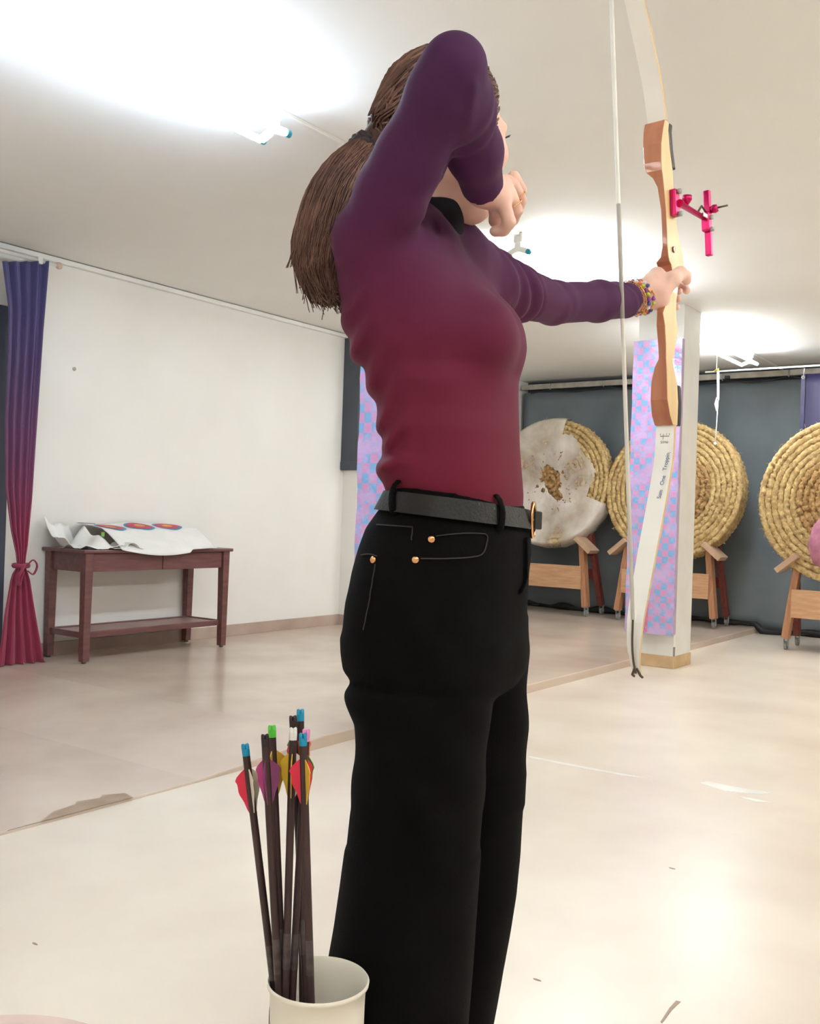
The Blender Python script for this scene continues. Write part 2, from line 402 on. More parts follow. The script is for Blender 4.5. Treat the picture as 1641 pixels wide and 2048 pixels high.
        me.loops.add(Fq.size); me.loops.foreach_set('vertex_index', Fq.ravel().astype(np.int32))
        me.polygons.add(len(Fq)); me.polygons.foreach_set('loop_start', np.arange(0, Fq.size, 4, dtype=np.int32))
        me.polygons.foreach_set('use_smooth', np.ones(len(Fq), bool)); me.update(calc_edges=True); me.validate()
        me.materials.append(m)
        return link(name, me, parent)

# ------------------------------------------------------------------ the room
XL, XR, YB, YF, ZC, PH = -5.35, 4.0, 9.6, -3.0, 2.52, 0.05
EDGE = -2.69
struct(MB().box((EDGE-0.03, YF, -0.12), (XR, YB, 0.0)).build('floor', FLOOR), 'glossy beige epoxy floor of the shooting hall', 'floor')
PY = [(YF, 0.010, -2.655), (2.45, 0.010, -2.680), (3.2, PH, -2.70), (YB, PH, -2.69)]
mb = MB(); v = []
for y, z, xe in PY: v += [(XL, y, -0.119), (xe, y, -0.119), (xe, y, z), (XL, y, z)]
mb.add(v, [q for i in range(3) for q in ((4*i+1, 4*i+5, 4*i+6, 4*i+2), (4*i+2, 4*i+6, 4*i+7, 4*i+3), (4*i+3, 4*i+7, 4*i+4, 4*i), (4*i, 4*i+4, 4*i+5, 4*i+1))]+[(0, 1, 2, 3), (12, 15, 14, 13)])
pf = struct(mb.build('platform', PLAT, bevel=0.006), 'low raised strip of glossy tan floor along the wall', 'platform')
struct(MB().box((XL-0.1, YF-0.1, ZC), (XR+0.1, YB+0.1, ZC+0.1)).build('ceiling', CEIL), 'plain off-white ceiling', 'ceiling')
struct(MB().box((XL-0.1, YF, -0.12), (XL, YB, ZC)).build('wall_left', WALL), 'long white wall behind the brown table', 'wall')
struct(MB().box((XL, YB, -0.12), (XR, YB+0.1, ZC)).build('wall_back', DARKP), 'dark wall behind the grey sheeting', 'wall')
struct(MB().box((XR, YF, -0.12), (XR+0.1, YB, ZC)).build('wall_right', WALL), 'white side wall', 'wall')
struct(MB().box((XL, YF-0.1, -0.12), (XR, YF, ZC)).build('wall_front', WALL), 'white wall behind the shooting line', 'wall')
struct(MB().box((XL, 3.45, PH), (XL+0.014, 6.42, PH+0.085)).build('baseboard_left', BASEB, bevel=0.003), 'brownish skirting along the white wall', 'baseboard')
struct(MB().beam((XL+0.02, YF, ZC-0.02), (XL+0.02, 6.42, ZC-0.02), 0.035, 0.03).build('trim_1', WHITE, bevel=0.004), 'white cable trunking where wall meets ceiling', 'trim')
# dark doorway beside the tied curtain
d_hi = plx(8, 612, XL)
dr = struct(MB().box((XL-0.02, 2.2, PH), (XL+0.012, 3.30, d_hi[2])).build('door_1', DOORM, bevel=0.004), 'dark doorway leaf beside the tied curtain', 'door')
MB().box((XL, 2.12, PH), (XL+0.03, 2.2, d_hi[2]+0.06)).build('door_frame', WHITE, dr); MB().box((XL, 2.12, d_hi[2]), (XL+0.03, 3.36, d_hi[2]+0.06)).build('door_frame', WHITE, dr)
# pilaster with the dark boxed cover
px_ = ply(717, 900, 6.42)[0]; zb = ply(690, 940, 6.40)[2]
ps = struct(MB().box((XL, 6.42, PH), (px_, 6.80, ZC)).build('pilaster', WALL), 'white pilaster at the end of the wall', 'pilaster')
MB().box((XL, 6.40, PH), (px_+0.012, 6.80, PH+0.085)).build('plinth', BASEB, ps)
cv = empty('column_cover', (XL, 6.40, zb)); tag(cv, 'dark grey boxed cover on the upper half of the white pilaster', 'cover')
ov = MB().box((0.002, -0.02, 0), (px_-XL+0.02, 0.39, ZC-zb-0.002)).build('panel', DARKP, cv, bevel=0.006)
MB().box((px_-XL+0.02, 0.02, 0.03), (px_-XL+0.035, 0.37, ZC-zb-0.01)).build('side_board', DARKP, cv, bevel=0.004)
for z in (0.75, 0.28): MB().sphere((px_-XL+0.036, 0.03, z), 0.012).build('bolt', P_BLK, cv)
MB().box((0.002, -0.026, 0), (px_-XL+0.03, 0.39, 0.07)).build('bottom_band', DARKP, cv, bevel=0.006)
# pillars with their padded wraps
PW = 0.33
cA = flo(1347, 1338, 0.0)
yB_ = plx(730, 1060, cA[0]-PW)[1]
def pillar(cx, cy, nm):
    o = struct(MB().box((cx-PW, cy, 0), (cx, cy+PW, ZC)).build('pillar', WHITE, bevel=0.004), nm, 'pillar')
    MB().box((cx-PW-0.004, cy-0.004, 0), (cx+0.004, cy+PW+0.004, 0.085)).build('worn_base', PILBASE, o, bevel=0.004)
    return o
pA = pillar(cA[0], cA[1], 'white square pillar standing among the straw targets')
MB().box((cA[0]-PW-0.03, cA[1]+0.10, 1.9), (cA[0]-PW, cA[1]+0.13, ZC)).build('conduit', STEEL, pA)
MB().box((cA[0]-0.004, cA[1]-0.003, 0.085), (cA[0]+0.003, cA[1]+0.02, 0.15)).build('chip', RUBBER, pA)
pB = pillar(cA[0], yB_, 'white square pillar standing right behind the archer')
def pad(cx, cy, z0, z1, label):
    r = empty('pillar_pad', (cx-PW/2, cy-0.025, z0)); tag(r, label, 'pillar pad', 'foil pads on the pillars')
    n, mrow = 14, 50; P = np.zeros((mrow, n, 3))
    for i in range(mrow):
        for j in range(n):
            u = j/(n-1); x = -PW/2-0.012+u*(PW+0.024)
            P[i, j] = (x, -0.028-0.006*math.sin(u*math.pi)+0.004*math.sin(9*u+i*0.7)+rng.normal(0, 0.0015), (z1-z0)*i/(mrow-1))
    mb = MB().grid(P)
    mb.build('foil_front', WRAP, r, smooth=True)
    MB().box((-PW/2-0.012, -0.024, 0.003), (PW/2+0.012, 0.024, z1-z0-0.003)).build('foam_core', mat('foam_core_side', (178, 160, 190), 0.45, (196, 170, 186), 12, 0.2, 40), r, bevel=0.006)
    # broad stripes of the print
    MB().box((-0.06, -0.040, 0.01), (-0.005, -0.034, 0.52)).build('pink_stripe', mat('pink_foil', (212, 128, 160), 0.3, (200, 120, 150), 20, 0.2, 60), r)
    MB().box((-0.115, -0.040, 0.01), (-0.06, -0.034, 0.44)).build('blue_stripe', mat('blue_foil', (128, 160, 200), 0.3, (118, 148, 190), 20, 0.2, 60), r)
    return r
zA0, zA1 = ply(1310, 1268, cA[1]-0.05)[2], ply(1330, 678, cA[1]-0.05)[2]
pad(cA[0], cA[1], zA0, zA1, 'pink and blue foil pad on the pillar between two straw targets')
pad(cA[0], yB_, zA0, zA1, 'pink and blue foil pad on the pillar behind the archer')

# ------------------------------------------------------------------ floor marks
def blob(pts, z, name, m, parent):
    """thin patch with its own outline"""
    P = [(p[0], p[1]) for p in pts]; mb = MB(); n = len(P)
    v = [(x, y, z) for x, y in P]+[(x, y, z+0.0012) for x, y in P]
    f = [tuple(range(n, 2*n)), tuple(range(n))[::-1]]+[(i, (i+1) % n, n+(i+1) % n, n+i) for i in range(n)]
    return mb.add(v, f).build(name, m, parent)
fl = bpy.data.objects['floor']
ch = [(45, 1672), (100, 1650), (107, 1622), (150, 1609), (154, 1602), (200, 1596), (205, 1589), (250, 1586), (272, 1596), (240, 1622), (150, 1648)]
blob([np.minimum(flo(*p, 0.0115), [-2.675, 99, 99]) for p in ch], 0.0102, 'worn_patch', TAN, pf)
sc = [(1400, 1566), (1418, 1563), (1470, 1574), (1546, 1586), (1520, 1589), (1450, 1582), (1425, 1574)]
blob([flo(*p, 0) for p in sc], 0.0, 'glint_scuff', GLINT_SCUFF, fl)  # light reflected in the glossy floor, painted as a thin white patch
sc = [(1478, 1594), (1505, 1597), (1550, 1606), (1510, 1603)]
blob([flo(*p, 0) for p in sc], 0.0, 'glint_scuff', GLINT_SCUFF, fl)  # smaller painted floor reflection beside it
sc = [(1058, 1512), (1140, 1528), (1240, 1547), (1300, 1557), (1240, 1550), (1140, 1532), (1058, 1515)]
blob([flo(*p, 0) for p in sc], 0.0, 'glint_scuff', GLINT_SCUFF, fl)
sc = [(1353, 2002), (1362, 2004), (1345, 2020), (1325, 2047), (1322, 2044), (1340, 2016)]
blob([flo(*p, 0) for p in sc], 0.0, 'crack', TAN, fl)
for p in ((1345, 1737), (70, 1888), (1075, 1960)):
    c = flo(*p, 0); blob([c+np.array([0.010*math.cos(t), 0.003*math.sin(t), 0]) for t in np.linspace(0, 6, 7)], 0.0, 'speck', TAN, fl)
cc = flo(-75, 2215, 0)
cr_ = np.linalg.norm(cc[:2]-flo(30, 2037, 0)[:2])
mt_ = MB().lathe([(0.0, 0.0), (cr_, 0.0), (cr_+0.004, 0.004), (cr_, 0.008), (0.0, 0.008)], 64).build('floor_mat', PEACH, loc=(cc[0], cc[1], 0), smooth=True, auto=40)
tag(mt_, 'round pale peach mat lying on the floor', 'mat')

# ------------------------------------------------------------------ ceiling lights
LX = -2.60
def ceiling_light(x, y0, y1, label, group=None, glow=TUBE_ON):
    r = empty('ceiling_light', (x, (y0+y1)/2, ZC)); tag(r, label, 'ceiling light', group); h = (y1-y0)/2
    MB().box((-0.028, -h, -0.055), (0.028, h, 0.0)).build('spine', WHITE, r, bevel=0.006)
    for s in (-1, 1):
        e = MB()
        e.box((-0.02, -0.012, -0.105), (0.02, 0.012, -0.05)); e.beam((0, 0, -0.085), (-0.068, 0, -0.112), 0.022, 0.03, (0, 0, 1)); e.beam((0, 0, -0.085), (0.068, 0, -0.112), 0.022, 0.03, (0, 0, 1))
        p = e.build('end_bracket', WHITE, r, bevel=0.004, loc=(0, s*(h-0.012), 0))
        for q in (-1, 1):
            MB().tube([(q*0.065, -0.004*s, -0.112), (q*0.065, 0.016*s, -0.112)], 0.014, 12).build('socket', SOCK, p, smooth=True, auto=40)
    for q in (-1, 1):
        MB().tube([(q*0.065, -h+0.02, -0.112), (q*0.065, h-0.02, -0.112)], 0.013, 12).build('tube', glow, r, smooth=True, auto=40)
    return r
ceiling_light(LX, 1.12, 2.66, 'twin-tube ceiling light above the floor between archer and brown table', None, TUBE_COOL)
ceiling_light(LX, 4.50, 6.02, 'twin-tube ceiling light behind the archer\'s bow arm')
ceiling_light(LX, 7.05, 8.60, 'twin-tube ceiling light next to the straw targets')
for i, (x, y) in enumerate(((LX, -2.2), (0.7, -2.4), (0.7, -0.4), (0.7, 1.6), (0.7, 3.6), (0.7, 5.6), (0.7, 7.6))):  # lamps added out of view to brighten the ceiling and hall
    ceiling_light(x, y, y+1.5, 'unseen twin-tube ceiling light added to brighten the hall', 'added unseen lights over the rest of the hall', TUBE_WARM)
cd = MB()
for a, b in ((2.66, 4.50), (6.02, 7.05), (8.6, YB)): cd.box((LX-0.013, a, ZC-0.016), (LX+0.013, b, ZC))
o = cd.build('trim_2', WHITE, bevel=0.003); struct(o, 'thin white cable trunking running from light to light', 'trim')

# ------------------------------------------------------------------ tied curtain by the doorway
CX = -5.16
LE = [(522, 3), (615, 15), (700, 14), (843, 7), (978, 9), (1060, 20), (1109, 31), (1131, 34), (1152, 21), (1227, 8), (1294, 0), (1338, -6)]
RE = [(527, 97), (663, 86), (843, 74), (1001, 63), (1091, 54), (1120, 49), (1133, 49), (1155, 58), (1218, 68), (1294, 81), (1338, 89)]
ct = empty('tied_curtain', (CX, plx(45, 1330, CX)[1], PH)); tag(ct, 'crimson curtain fading to violet, knotted low beside the dark doorway', 'curtain')
ys = np.linspace(523, 1337, 70); n = 61; P = np.zeros((70, n, 3))
for i, y in enumerate(ys):
    l = np.interp(y, *zip(*LE)); r = np.interp(y, *zip(*RE)); A = plx(l, y, CX); B = plx(r, y, CX)
    wd = abs(B[1]-A[1])
    for j in range(n):
        u = j/(n-1); p = A*(1-u)+B*u
        amp = 0.010+0.05*wd
        p = p+np.array([amp*(math.sin(u*math.pi*9+0.6*math.sin(i*0.05))*0.7+0.3*math.sin(u*math.pi*17+1)), 0, 0]); P[i, j] = p
P[:, :, 2] = np.maximum(P[:, :, 2], PH+0.005)
MB().grid(P-np.array(ct.location)).build('cloth', CURT, ct, smooth=True, solid=0.004)
k0 = plx(42, 1131, CX)-np.array(ct.location)
MB().tube([k0+np.array([0.035*math.cos(t), 0.04*math.sin(t), 0.004*math.sin(3*t)]) for t in np.linspace(0, 2*math.pi, 24)[:-1]], 0.014, 8, closed=True).build('tie_band', CURT, ct, smooth=True)
for s, dy, dz in ((1, 0.055, 0.02), (-1, -0.045, -0.04)):
    q = [k0+np.array([0.04, s*0.01, 0]), k0+np.array([0.06, dy*0.7, dz+0.015]), k0+np.array([0.06, dy*1.2, dz-0.02]), k0+np.array([0.05, dy*0.9, dz-0.07]), k0+np.array([0.045, dy*0.3, -0.03])]
    MB().tube(spline(q, 16), 0.011, 8, flat=0.4).build('tie_loop', CURT, ct, smooth=True)
rz = plx(60, 520, CX)[2]
rd = empty('curtain_rod', (CX, 3.2, rz)); tag(rd, 'white curtain rod with an end knob above the tied curtain', 'curtain rod')
MB().tube([(0, -1.1, 0.01), (0, plx(112, 528, CX)[1]-3.2, 0.01)], 0.012, 10).build('rod', WHITE, rd, smooth=True)
MB().sphere((0, plx(118, 530, CX)[1]-3.2, 0.01), 0.022).build('end_knob', PEACH, rd, smooth=True)
MB().box((XL-CX, plx(80, 525, CX)[1]-3.22, -0.01), (0.015, plx(80, 525, CX)[1]-3.19, 0.03)).build('bracket', WHITE, rd)
hp = plx(148, 738, XL)
tag(MB().lathe([(0.0, 0.0), (0.012, 0.0), (0.012, 0.006), (0.005, 0.02), (0, 0.02)], 12, M=Matrix.Rotation(math.pi/2, 4, 'Y')).build('wall_hook', TRUNK, loc=(XL, hp[1], hp[2])), 'tiny hook alone on the white wall', 'hook')

# ------------------------------------------------------------------ brown side table
TX0, TX1, TY0, TY1 = -5.31, -4.955, 3.595, 4.70
tb = empty('side_table', ((TX0+TX1)/2, (TY0+TY1)/2, PH)); tag(tb, 'red-brown wooden side table with two drawers against the white wall', 'table')
hx, hy, TZ, lw = (TX1-TX0)/2, (TY1-TY0)/2, 0.68, 0.056
MB().box((-hx-0.035, -hy-0.05, TZ-0.022), (hx+0.04, hy+0.05, TZ)).build('table_top', MAHOG, tb, bevel=0.006)
for sx in (-1, 1):
    for sy in (-1, 1):
        l = MB().beam((sx*hx, sy*hy, 0.012), (sx*hx, sy*hy, TZ-0.02), lw*0.8, lw*0.8, (1, 0, 0), lw, lw).build('leg', MAHOG, tb, bevel=0.003)
        MB().lathe([(0.0, 0), (0.012, 0), (0.015, 0.012), (0, 0.013)], 10, (sx*hx, sy*hy, 0)).build('glide', P_BLK, l)
for s in (-1, 1):
    MB().box((-hx, s*hy-0.012, TZ-0.135), (hx, s*hy+0.012, TZ-0.02)).build('side_apron', MAHOG, tb)
    MB().box((-hx, s*hy-0.010, 0.15), (hx, s*hy+0.010, 0.185)).build('side_stretcher', MAHOG, tb)
MB().box((-hx-0.01, -hy, TZ-0.135), (-hx+0.012, hy, TZ-0.02)).build('back_apron', MAHOG, tb)
for s in (-1, 1):
    y0, y1 = (0.012 if s > 0 else -hy+0.03), (hy-0.03 if s > 0 else 0.008)
    if s > 0: y0 = 0.014
    else: y1 = 0.008
    MB().box((hx-0.02, y0, TZ-0.133), (hx+0.012, y1, TZ-0.024)).build('drawer', MAHOG, tb, bevel=0.003)
MB().box((-hx+0.02, -hy+0.01, 0.158), (hx-0.04, hy-0.01, 0.178)).build('shelf', mat('shelf_board', (168, 136, 128), 0.4, (150, 118, 112), 5), tb)
MB().box((hx-0.03, -hy, 0.15), (hx-0.008, hy, 0.186)).build('front_stretcher', MAHOG, tb, bevel=0.003)
MB().box((-hx, -hy, 0.15), (-hx+0.02, hy, 0.186)).build('back_stretcher', MAHOG, tb, bevel=0.003)

# papers with the printed target faces
zt = PH+TZ
pr = empty('target_paper', (-5.12, 4.15, zt)); tag(pr, 'white sheet printed with three round target faces, bulging on the table', 'paper')
def sheet_z(x, y):   # x from the front edge (0) to the wall (1)
    base = np.interp(x, [0, 0.12, 0.35, 0.5, 1.0], [0.0, 0.02, 0.085, 0.118, 0.15])
    return base+0.006*math.sin(7*y+3*x)+0.004*math.sin(17*y)
def sheet_pt(u, y):
    x = -4.885-u*(5.325-4.885)
    z = zt+0.004+sheet_z(u, y)
    return np.array([x, y, z])
P = np.zeros((26, 40, 3))
for i in range(26):
    for j in range(40):
        u = i/25; y = 3.80+j/39*0.78; p = sheet_pt(u, y)
        if u < 0.09:                        # front hem hangs over the edge, in a wavy line
            k = (0.09-u)/0.09; p[2] = zt+0.006-0.045*k*max(0, math.sin((y-3.76)*4.2))*(1 if y < 4.35 else 0.3); p[0] = -4.905+0.015*k
        P[i, j] = p
MB().grid(P-np.array(pr.location)).build('sheet', PAPER, pr, smooth=True, solid=0.0015)
for y in (3.93, 4.16, 4.39):
    for rad, m, dz in ((0.102, P_BLUE, 0.003), (0.086, P_RED, 0.0045), (0.036, P_YEL, 0.006)):
        Q = np.zeros((6, 33, 3))
        for i in range(6):
            for j in range(33):
                t = 2*math.pi*j/32; rr = rad*i/5; u = (5.19-4.885+rr*math.cos(t)*0.98)/(5.325-4.885)
                p = sheet_pt(min(u, 1.0), y+rr*math.sin(t)); p[2] += dz; Q[i, j] = p
        MB().grid(Q-np.array(pr.location)).build('printed_ring' if rad > 0.05 else 'printed_gold', m, pr, smooth=True)
def crumple(name, label, cx, cy, w, l, fn, mm=PAPER, seed=1):
    r = empty(name, (cx, cy, zt)); tag(r, label, 'paper', 'loose papers on the table'); rg = np.random.default_rng(seed)
    P = np.zeros((16, 20, 3))
    for i in range(16):
        for j in range(20):
            u, v = i/15*2-1, j/19*2-1
            P[i, j] = (u*w, v*l, max(0.004, fn(u, v)))
    P[:, :, 2] += rg.normal(0, 0.0012, (16, 20))
    MB().grid(P).build('sheet', PAPER, r, smooth=True, solid=0.0012)
    return r
c1 = crumple('crumpled_sheet', 'crumpled white sheet folded up to a peak at the table end', -5.05, 3.70, 0.14, 0.135, lambda u, v: 0.010+0.13*max(0, 1-abs(v-0.25)*1.3)*(0.55-0.45*u)*0.9+0.015*math.sin(5*u+3*v))
MB().box((0.05, 0.02, 0.075), (0.053, 0.045, 0.105)).build('green_mark', V_GRN, c1)
c2 = crumple('curled_sheet', 'white sheet with its back edge curling up near the curtain', -5.20, 3.62, 0.11, 0.09, lambda u, v: 0.012+0.13*max(0, -u)**1.6+0.05*max(0, -v)**2+0.01*math.sin(6*v), seed=3)
c3 = crumple('folded_sheet', 'white folded sheet lying under the printed sheet\'s near corner', -4.98, 3.86, 0.085, 0.11, lambda u, v: 0.008+0.035*max(0, math.sin(3*v+1)), seed=5)
MB().add([(-0.05, 0.10, 0.152), (0.06, 0.16, 0.150), (0.02, 0.19, 0.152), (-0.06, 0.13, 0.154)], [(0, 1, 2, 3)]).build('black_print', P_BLK, c2, solid=0.001)

# ------------------------------------------------------------------ back of the hall: sheeting, rail, cables
YC = 9.46
sh = empty('grey_sheeting', (-1.5, YC, 0)); tag(sh, 'large grey tarpaulin hung across the back of the hall', 'tarpaulin')
n, mz = 140, 24; P = np.zeros((mz, n, 3))
ztop = ply(1500, 764, YC)[2]
for i in range(mz):
    for j in range(n):
        x = XL+0.05+(XR-XL-0.1)*j/(n-1); k = i/(mz-1); z = 0.012+(ztop-0.012)*k
        if x < EDGE+0.02: z = PH+0.012+(ztop-PH-0.012)*k
        P[i, j] = (x, YC+0.018*math.sin(x*5.1)+0.012*math.sin(x*11.3+1)+0.02*(1-k)*math.sin(x*3.3), z)
MB().grid(P-np.array(sh.location)).build('cloth', BACKC, sh, smooth=True, solid=0.003)
hem = [ (x, YC-0.05-0.05*math.sin(x*4)-0.035*math.sin(x*9), (PH if x < EDGE+0.03 else 0)+0.028+0.012*math.sin(x*13)) for x in np.linspace(XL+0.1, 2.0, 120)]
MB().tube(np.array(hem)-np.array(sh.location), [0.026+0.012*math.sin(i*0.9) for i in range(120)], 8).build('bunched_hem', BLACKC, sh, smooth=True)
ty = YC-0.03
t0 = ply(1500, 750, ty)[2]
tr = empty('wall_trunking', (-1.5, ty, t0)); tag(tr, 'worn beige trunking along the top of the grey tarpaulin', 'trunking')
MB().box((XL+1.5+0.02, -0.015, -0.028), (XR+1.5-0.02, 0.012, 0.028)).build('channel', TRUNK, tr, bevel=0.005)
cb = empty('hanging_cable', (-1.5, ty-0.03, t0-0.03)); tag(cb, 'dark cable looping in swags under the beige trunking', 'cable')
pts = []; xs = np.arange(-5.2, 0.6, 0.07)
for x in xs: pts.append((x+1.5, -0.004, -0.005-0.042*abs(math.sin((x)*math.pi/0.62))))
MB().tube(pts, 0.006, 6).build('cord', CABLE, cb, smooth=True)
for x in np.arange(-4.96, 0.5, 0.62):
    MB().tube([(x+1.5, 0.005, 0.05), (x+1.5, -0.016, 0.03), (x+1.5, -0.016, -0.005), (x+1.5, 0.0, -0.012)], 0.006, 6).build('hook', STEEL, cb, smooth=True)
bx = ply(1455, 757, ty-0.04)
MB().box((bx[0]+1.5-0.022, -0.02, 0.0), (bx[0]+1.5+0.022, 0.01, 0.03)).build('junction_box', P_BLK, cb, bevel=0.003)
yr = 8.62; zr = ply(1500, 739, yr)[2]
wr = empty('white_rail', (-1.0, yr, zr)); tag(wr, 'thin white rail slung below the ceiling in front of the tarpaulin', 'rail')
MB().tube([(-2.0, 0, 0), (XR+0.99, 0, 0)], 0.008, 8).build('rail', WHITE, wr, smooth=True)
for x in (-1.9, -0.6, 0.9, 2.4, 3.9): MB().tube([(x, 0, 0), (x, 0, ZC-zr)], 0.004, 6).build('hanger', STEEL, wr)
p0, p1 = ply(1437, 742, yr-0.02), ply(1433, 888, yr-0.02)
hc = empty('pull_cord', (p0[0], p0[1], p0[2])); tag(hc, 'white pull cord with a plastic toggle hanging from the thin rail', 'cord')
q = lambda px, py: ply(px, py, yr-0.02)-p0
MB().tube([q(1437, 743), q(1437, 800)], 0.012, 8).build('upper_strap', NW, hc, smooth=True)
MB().tube([q(1437, 800), q(1434, 850), q(1431, 884)], 0.005, 6).build('cord', NW, hc, smooth=True)
MB().tube([q(1435, 795), q(1432, 808), q(1434, 822)], [0.012, 0.022, 0.012], 8, flat=0.5).build('toggle', NW, hc, smooth=True)
MB().sphere(q(1431, 887), 0.014).build('end_knot', NW, hc, smooth=True)
MB().tube([q(1430, 742), q(1437, 738), q(1437, 748)], 0.010, 6).build('clip', V_YEL, hc, smooth=True)
yb = 8.95
b0, b1 = ply(1604, 748, yb), ply(1604, 900, yb)
bn = empty('navy_banner', (b0[0], yb, b1[2]-0.5)); tag(bn, 'navy blue banner with metal eyelets hung beside the third straw target', 'banner')
hb = b0[2]-(b1[2]-0.5)
P = np.zeros((14, 30, 3))
for i in range(14):
    for j in range(30): P[i, j] = (1.5*j/29, 0.02*math.sin(j*0.7)*(0.3+0.7*i/13), hb*i/13)
MB().grid(P).build('cloth', NAVY, bn, smooth=True, solid=0.003)
MB().box((0.0, -0.005, 0), (0.035, -0.002, hb)).build('side_hem', NAVY, bn)
for z in (hb-0.03, hb-0.5, hb-1.0):
    if z > 0: MB().tube([(0.018+0.012*math.cos(t), -0.008, z+0.012*math.sin(t)) for t in np.linspace(0, 2*math.pi, 13)[:-1]], 0.005, 6, closed=True).build('eyelet', STEEL, bn, smooth=True)
MB().tube([(0.02, -0.01, hb-0.03), (0.03, -0.02, hb+0.05), (0.02, yr-yb, zr-(b1[2]-0.5))], 0.005, 6).build('hook', STEEL, bn)

# ------------------------------------------------------------------ straw targets on wheeled stands
def ring_mesh(Rr, r, seed, rough=1.0):
    rg = np.random.default_rng(seed); n = max(24, int(2*math.pi*Rr/0.016)); k = 8; st = max(8, int(2*math.pi*Rr/0.042)); V = []; Fc = []
    ph = rg.uniform(0, 6); wob = rg.normal(0, 0.0035*rough, n)
    for i in range(n):
        t = 2*math.pi*i/n
        for j in range(k):
            a = 2*math.pi*j/k; q = abs(math.sin(st*t/2+ph+0.9*math.sin(a)))
            rr = r*(0.74+0.36*q**0.6)+rg.normal(0, 0.0032*rough); R2 = Rr+rr*math.cos(a)+wob[i]*0.5
            V.append((R2*math.cos(t), -rr*math.sin(a)+wob[i], R2*math.sin(t)))
    for i in range(n):
        for j in range(k): Fc.append((i*k+j, ((i+1) % n)*k+j, ((i+1) % n)*k+(j+1) % k, i*k+(j+1) % k))
    return V, Fc
RINGS = {}
def shared_ring(i, layer, Rr, r, m, rough):
    key = (i, layer)
    if key not in RINGS:
        mb = MB(); mb.add(*ring_mesh(Rr, r, i*7+layer*31+1, rough)); o = mb.build('straw_ring', m, smooth=True); RINGS[key] = o.data; bpy.data.objects.remove(o)
    return RINGS[key]
def straw_target(cx, cy, cz, R, label, roll, tilt=6.0):
    r = empty('straw_target', (cx, cy, cz)); r.rotation_euler = (-math.radians(tilt), 0, 0); tag(r, label, 'target', 'coiled straw targets')
    t = 0.0285
    core = MB().lathe([(0, -0.0), (R-0.05, 0.0), (R-0.05, 0.15), (0, 0.15)], 48, M=Matrix.Rotation(-math.pi/2, 4, 'X')).build('core', STRAWD, r)
    for i in range(14):
        Rr = 0.665-t-i*0.0485
        if Rr < 0.02: break
        worn = i > 5
        o = link('straw_ring', shared_ring(i, 0, Rr, t, STRAWD if worn else STRAW, 1.9 if worn else 1.0), r); o.rotation_euler = (0, (int(roll*3)+i) % 4*math.pi/2, 0); s = R/0.665; o.scale = (s, 1, s)
        if i < 1:
            for L in (1, 2):
                o = link('straw_ring', shared_ring(i, L, Rr, t+0.004, STRAW, 1.2), r); o.location = (0, 0.066*L, 0); o.rotation_euler = (0, (int(roll*3)+L) % 4*math.pi/2, 0); o.scale = (s, 1, s)
    fb = MB(); rg = np.random.default_rng(int(cx*100) % 999+5)
    for _ in range(420):
        a = rg.uniform(0, 2*math.pi); rim = rg.random() < 0.65; rr = R+rg.uniform(-0.01, 0.012) if rim else R*math.sqrt(rg.random())
        y = rg.uniform(-0.03, 0.16) if rim else -0.031
        p = np.array([rr*math.cos(a), y, rr*math.sin(a)]); d = rg.normal(0, 1, 3); d += (np.array([math.cos(a), 0, math.sin(a)]) if rim else np.array([0, -0.6, 0])); d /= np.linalg.norm(d)
        fb.tube([p, p+d*rg.uniform(0.012, 0.035)], [0.0016, 0.0008], 3, caps=False)
    f = fb.build('straw_fibres', STRAWL, r); f['kind'] = 'stuff'
    return r
def target_stand(cx, cy, z0, label, dz=0.0):
    r = empty('target_stand', (cx, cy, z0)); tag(r, label, 'target stand', 'wheeled wooden target stands')
    for s in (-1, 1):
        lg = MB().beam((s*0.47, 0.0, 0.095), (s*0.395, 0.04, 0.72), 0.055, 0.085, (0, 1, 0)).build('leg', PINE2, r, bevel=0.003)
        MB().box((-0.075, -0.06, -0.11), (0.075, 0.15, 0.10), Matrix.Translation((s*0.455, -0.05, 0.715)) @ Matrix.Rotation(-s*math.radians(50), 4, 'Y') @ Matrix.Scale(0.3, 4, (1, 0, 0))).build('support_pad', PLY, r, bevel=0.003)
        MB().beam((s*0.44, 0.12, 0.82), (s*0.47, 0.36, 0.095), 0.05, 0.07, (0, 1, 0)).build('rear_leg', REDWOOD, r, bevel=0.003)
        for y in (0.0, 0.36):
            cs = empty('caster', (0, 0, 0)); cs.parent = r; cs.location = (s*0.47, y, 0)
            w = MB().tube([(-0.011, 0.015, 0.034), (0.011, 0.015, 0.034)], 0.034, 16).build('wheel', RUBBER, cs, smooth=True, auto=40)
            f = MB(); f.box((-0.02, -0.02, 0.088), (0.02, 0.025, 0.095)); f.box((-0.018, -0.005, 0.03), (-0.014, 0.03, 0.09)); f.box((0.014, -0.005, 0.03), (0.018, 0.03, 0.09))
            f.build('fork', STEEL, cs)
        MB().beam((s*0.40, 0.05, 0.62), (s*0.45, 0.22, 0.62), 0.05, 0.04).build('side_rail', REDWOOD, r)
    MB().box((-0.425, -0.048, 0.27), (0.425, -0.028, 0.50)).build('cross_board', PINE, r, bevel=0.003)
    MB().box((-0.43, 0.27, 0.36), (0.43, 0.295, 0.46)).build('rear_board', REDWOOD, r)
    return r
dy1 = 8.90
c2_ = ply(1345, 979, dy1); c1_ = ply(1101, 963, dy1); c3_ = ply(1692, 1000, 8.32)
straw_target(c2_[0], dy1, c2_[2], 0.665, 'bare straw target partly hidden by the foil-padded pillar', 0.4)
t1 = straw_target(c1_[0], dy1, c1_[2], 0.645, 'straw target wrapped in clear plastic film with a torn-out centre', 1.7)
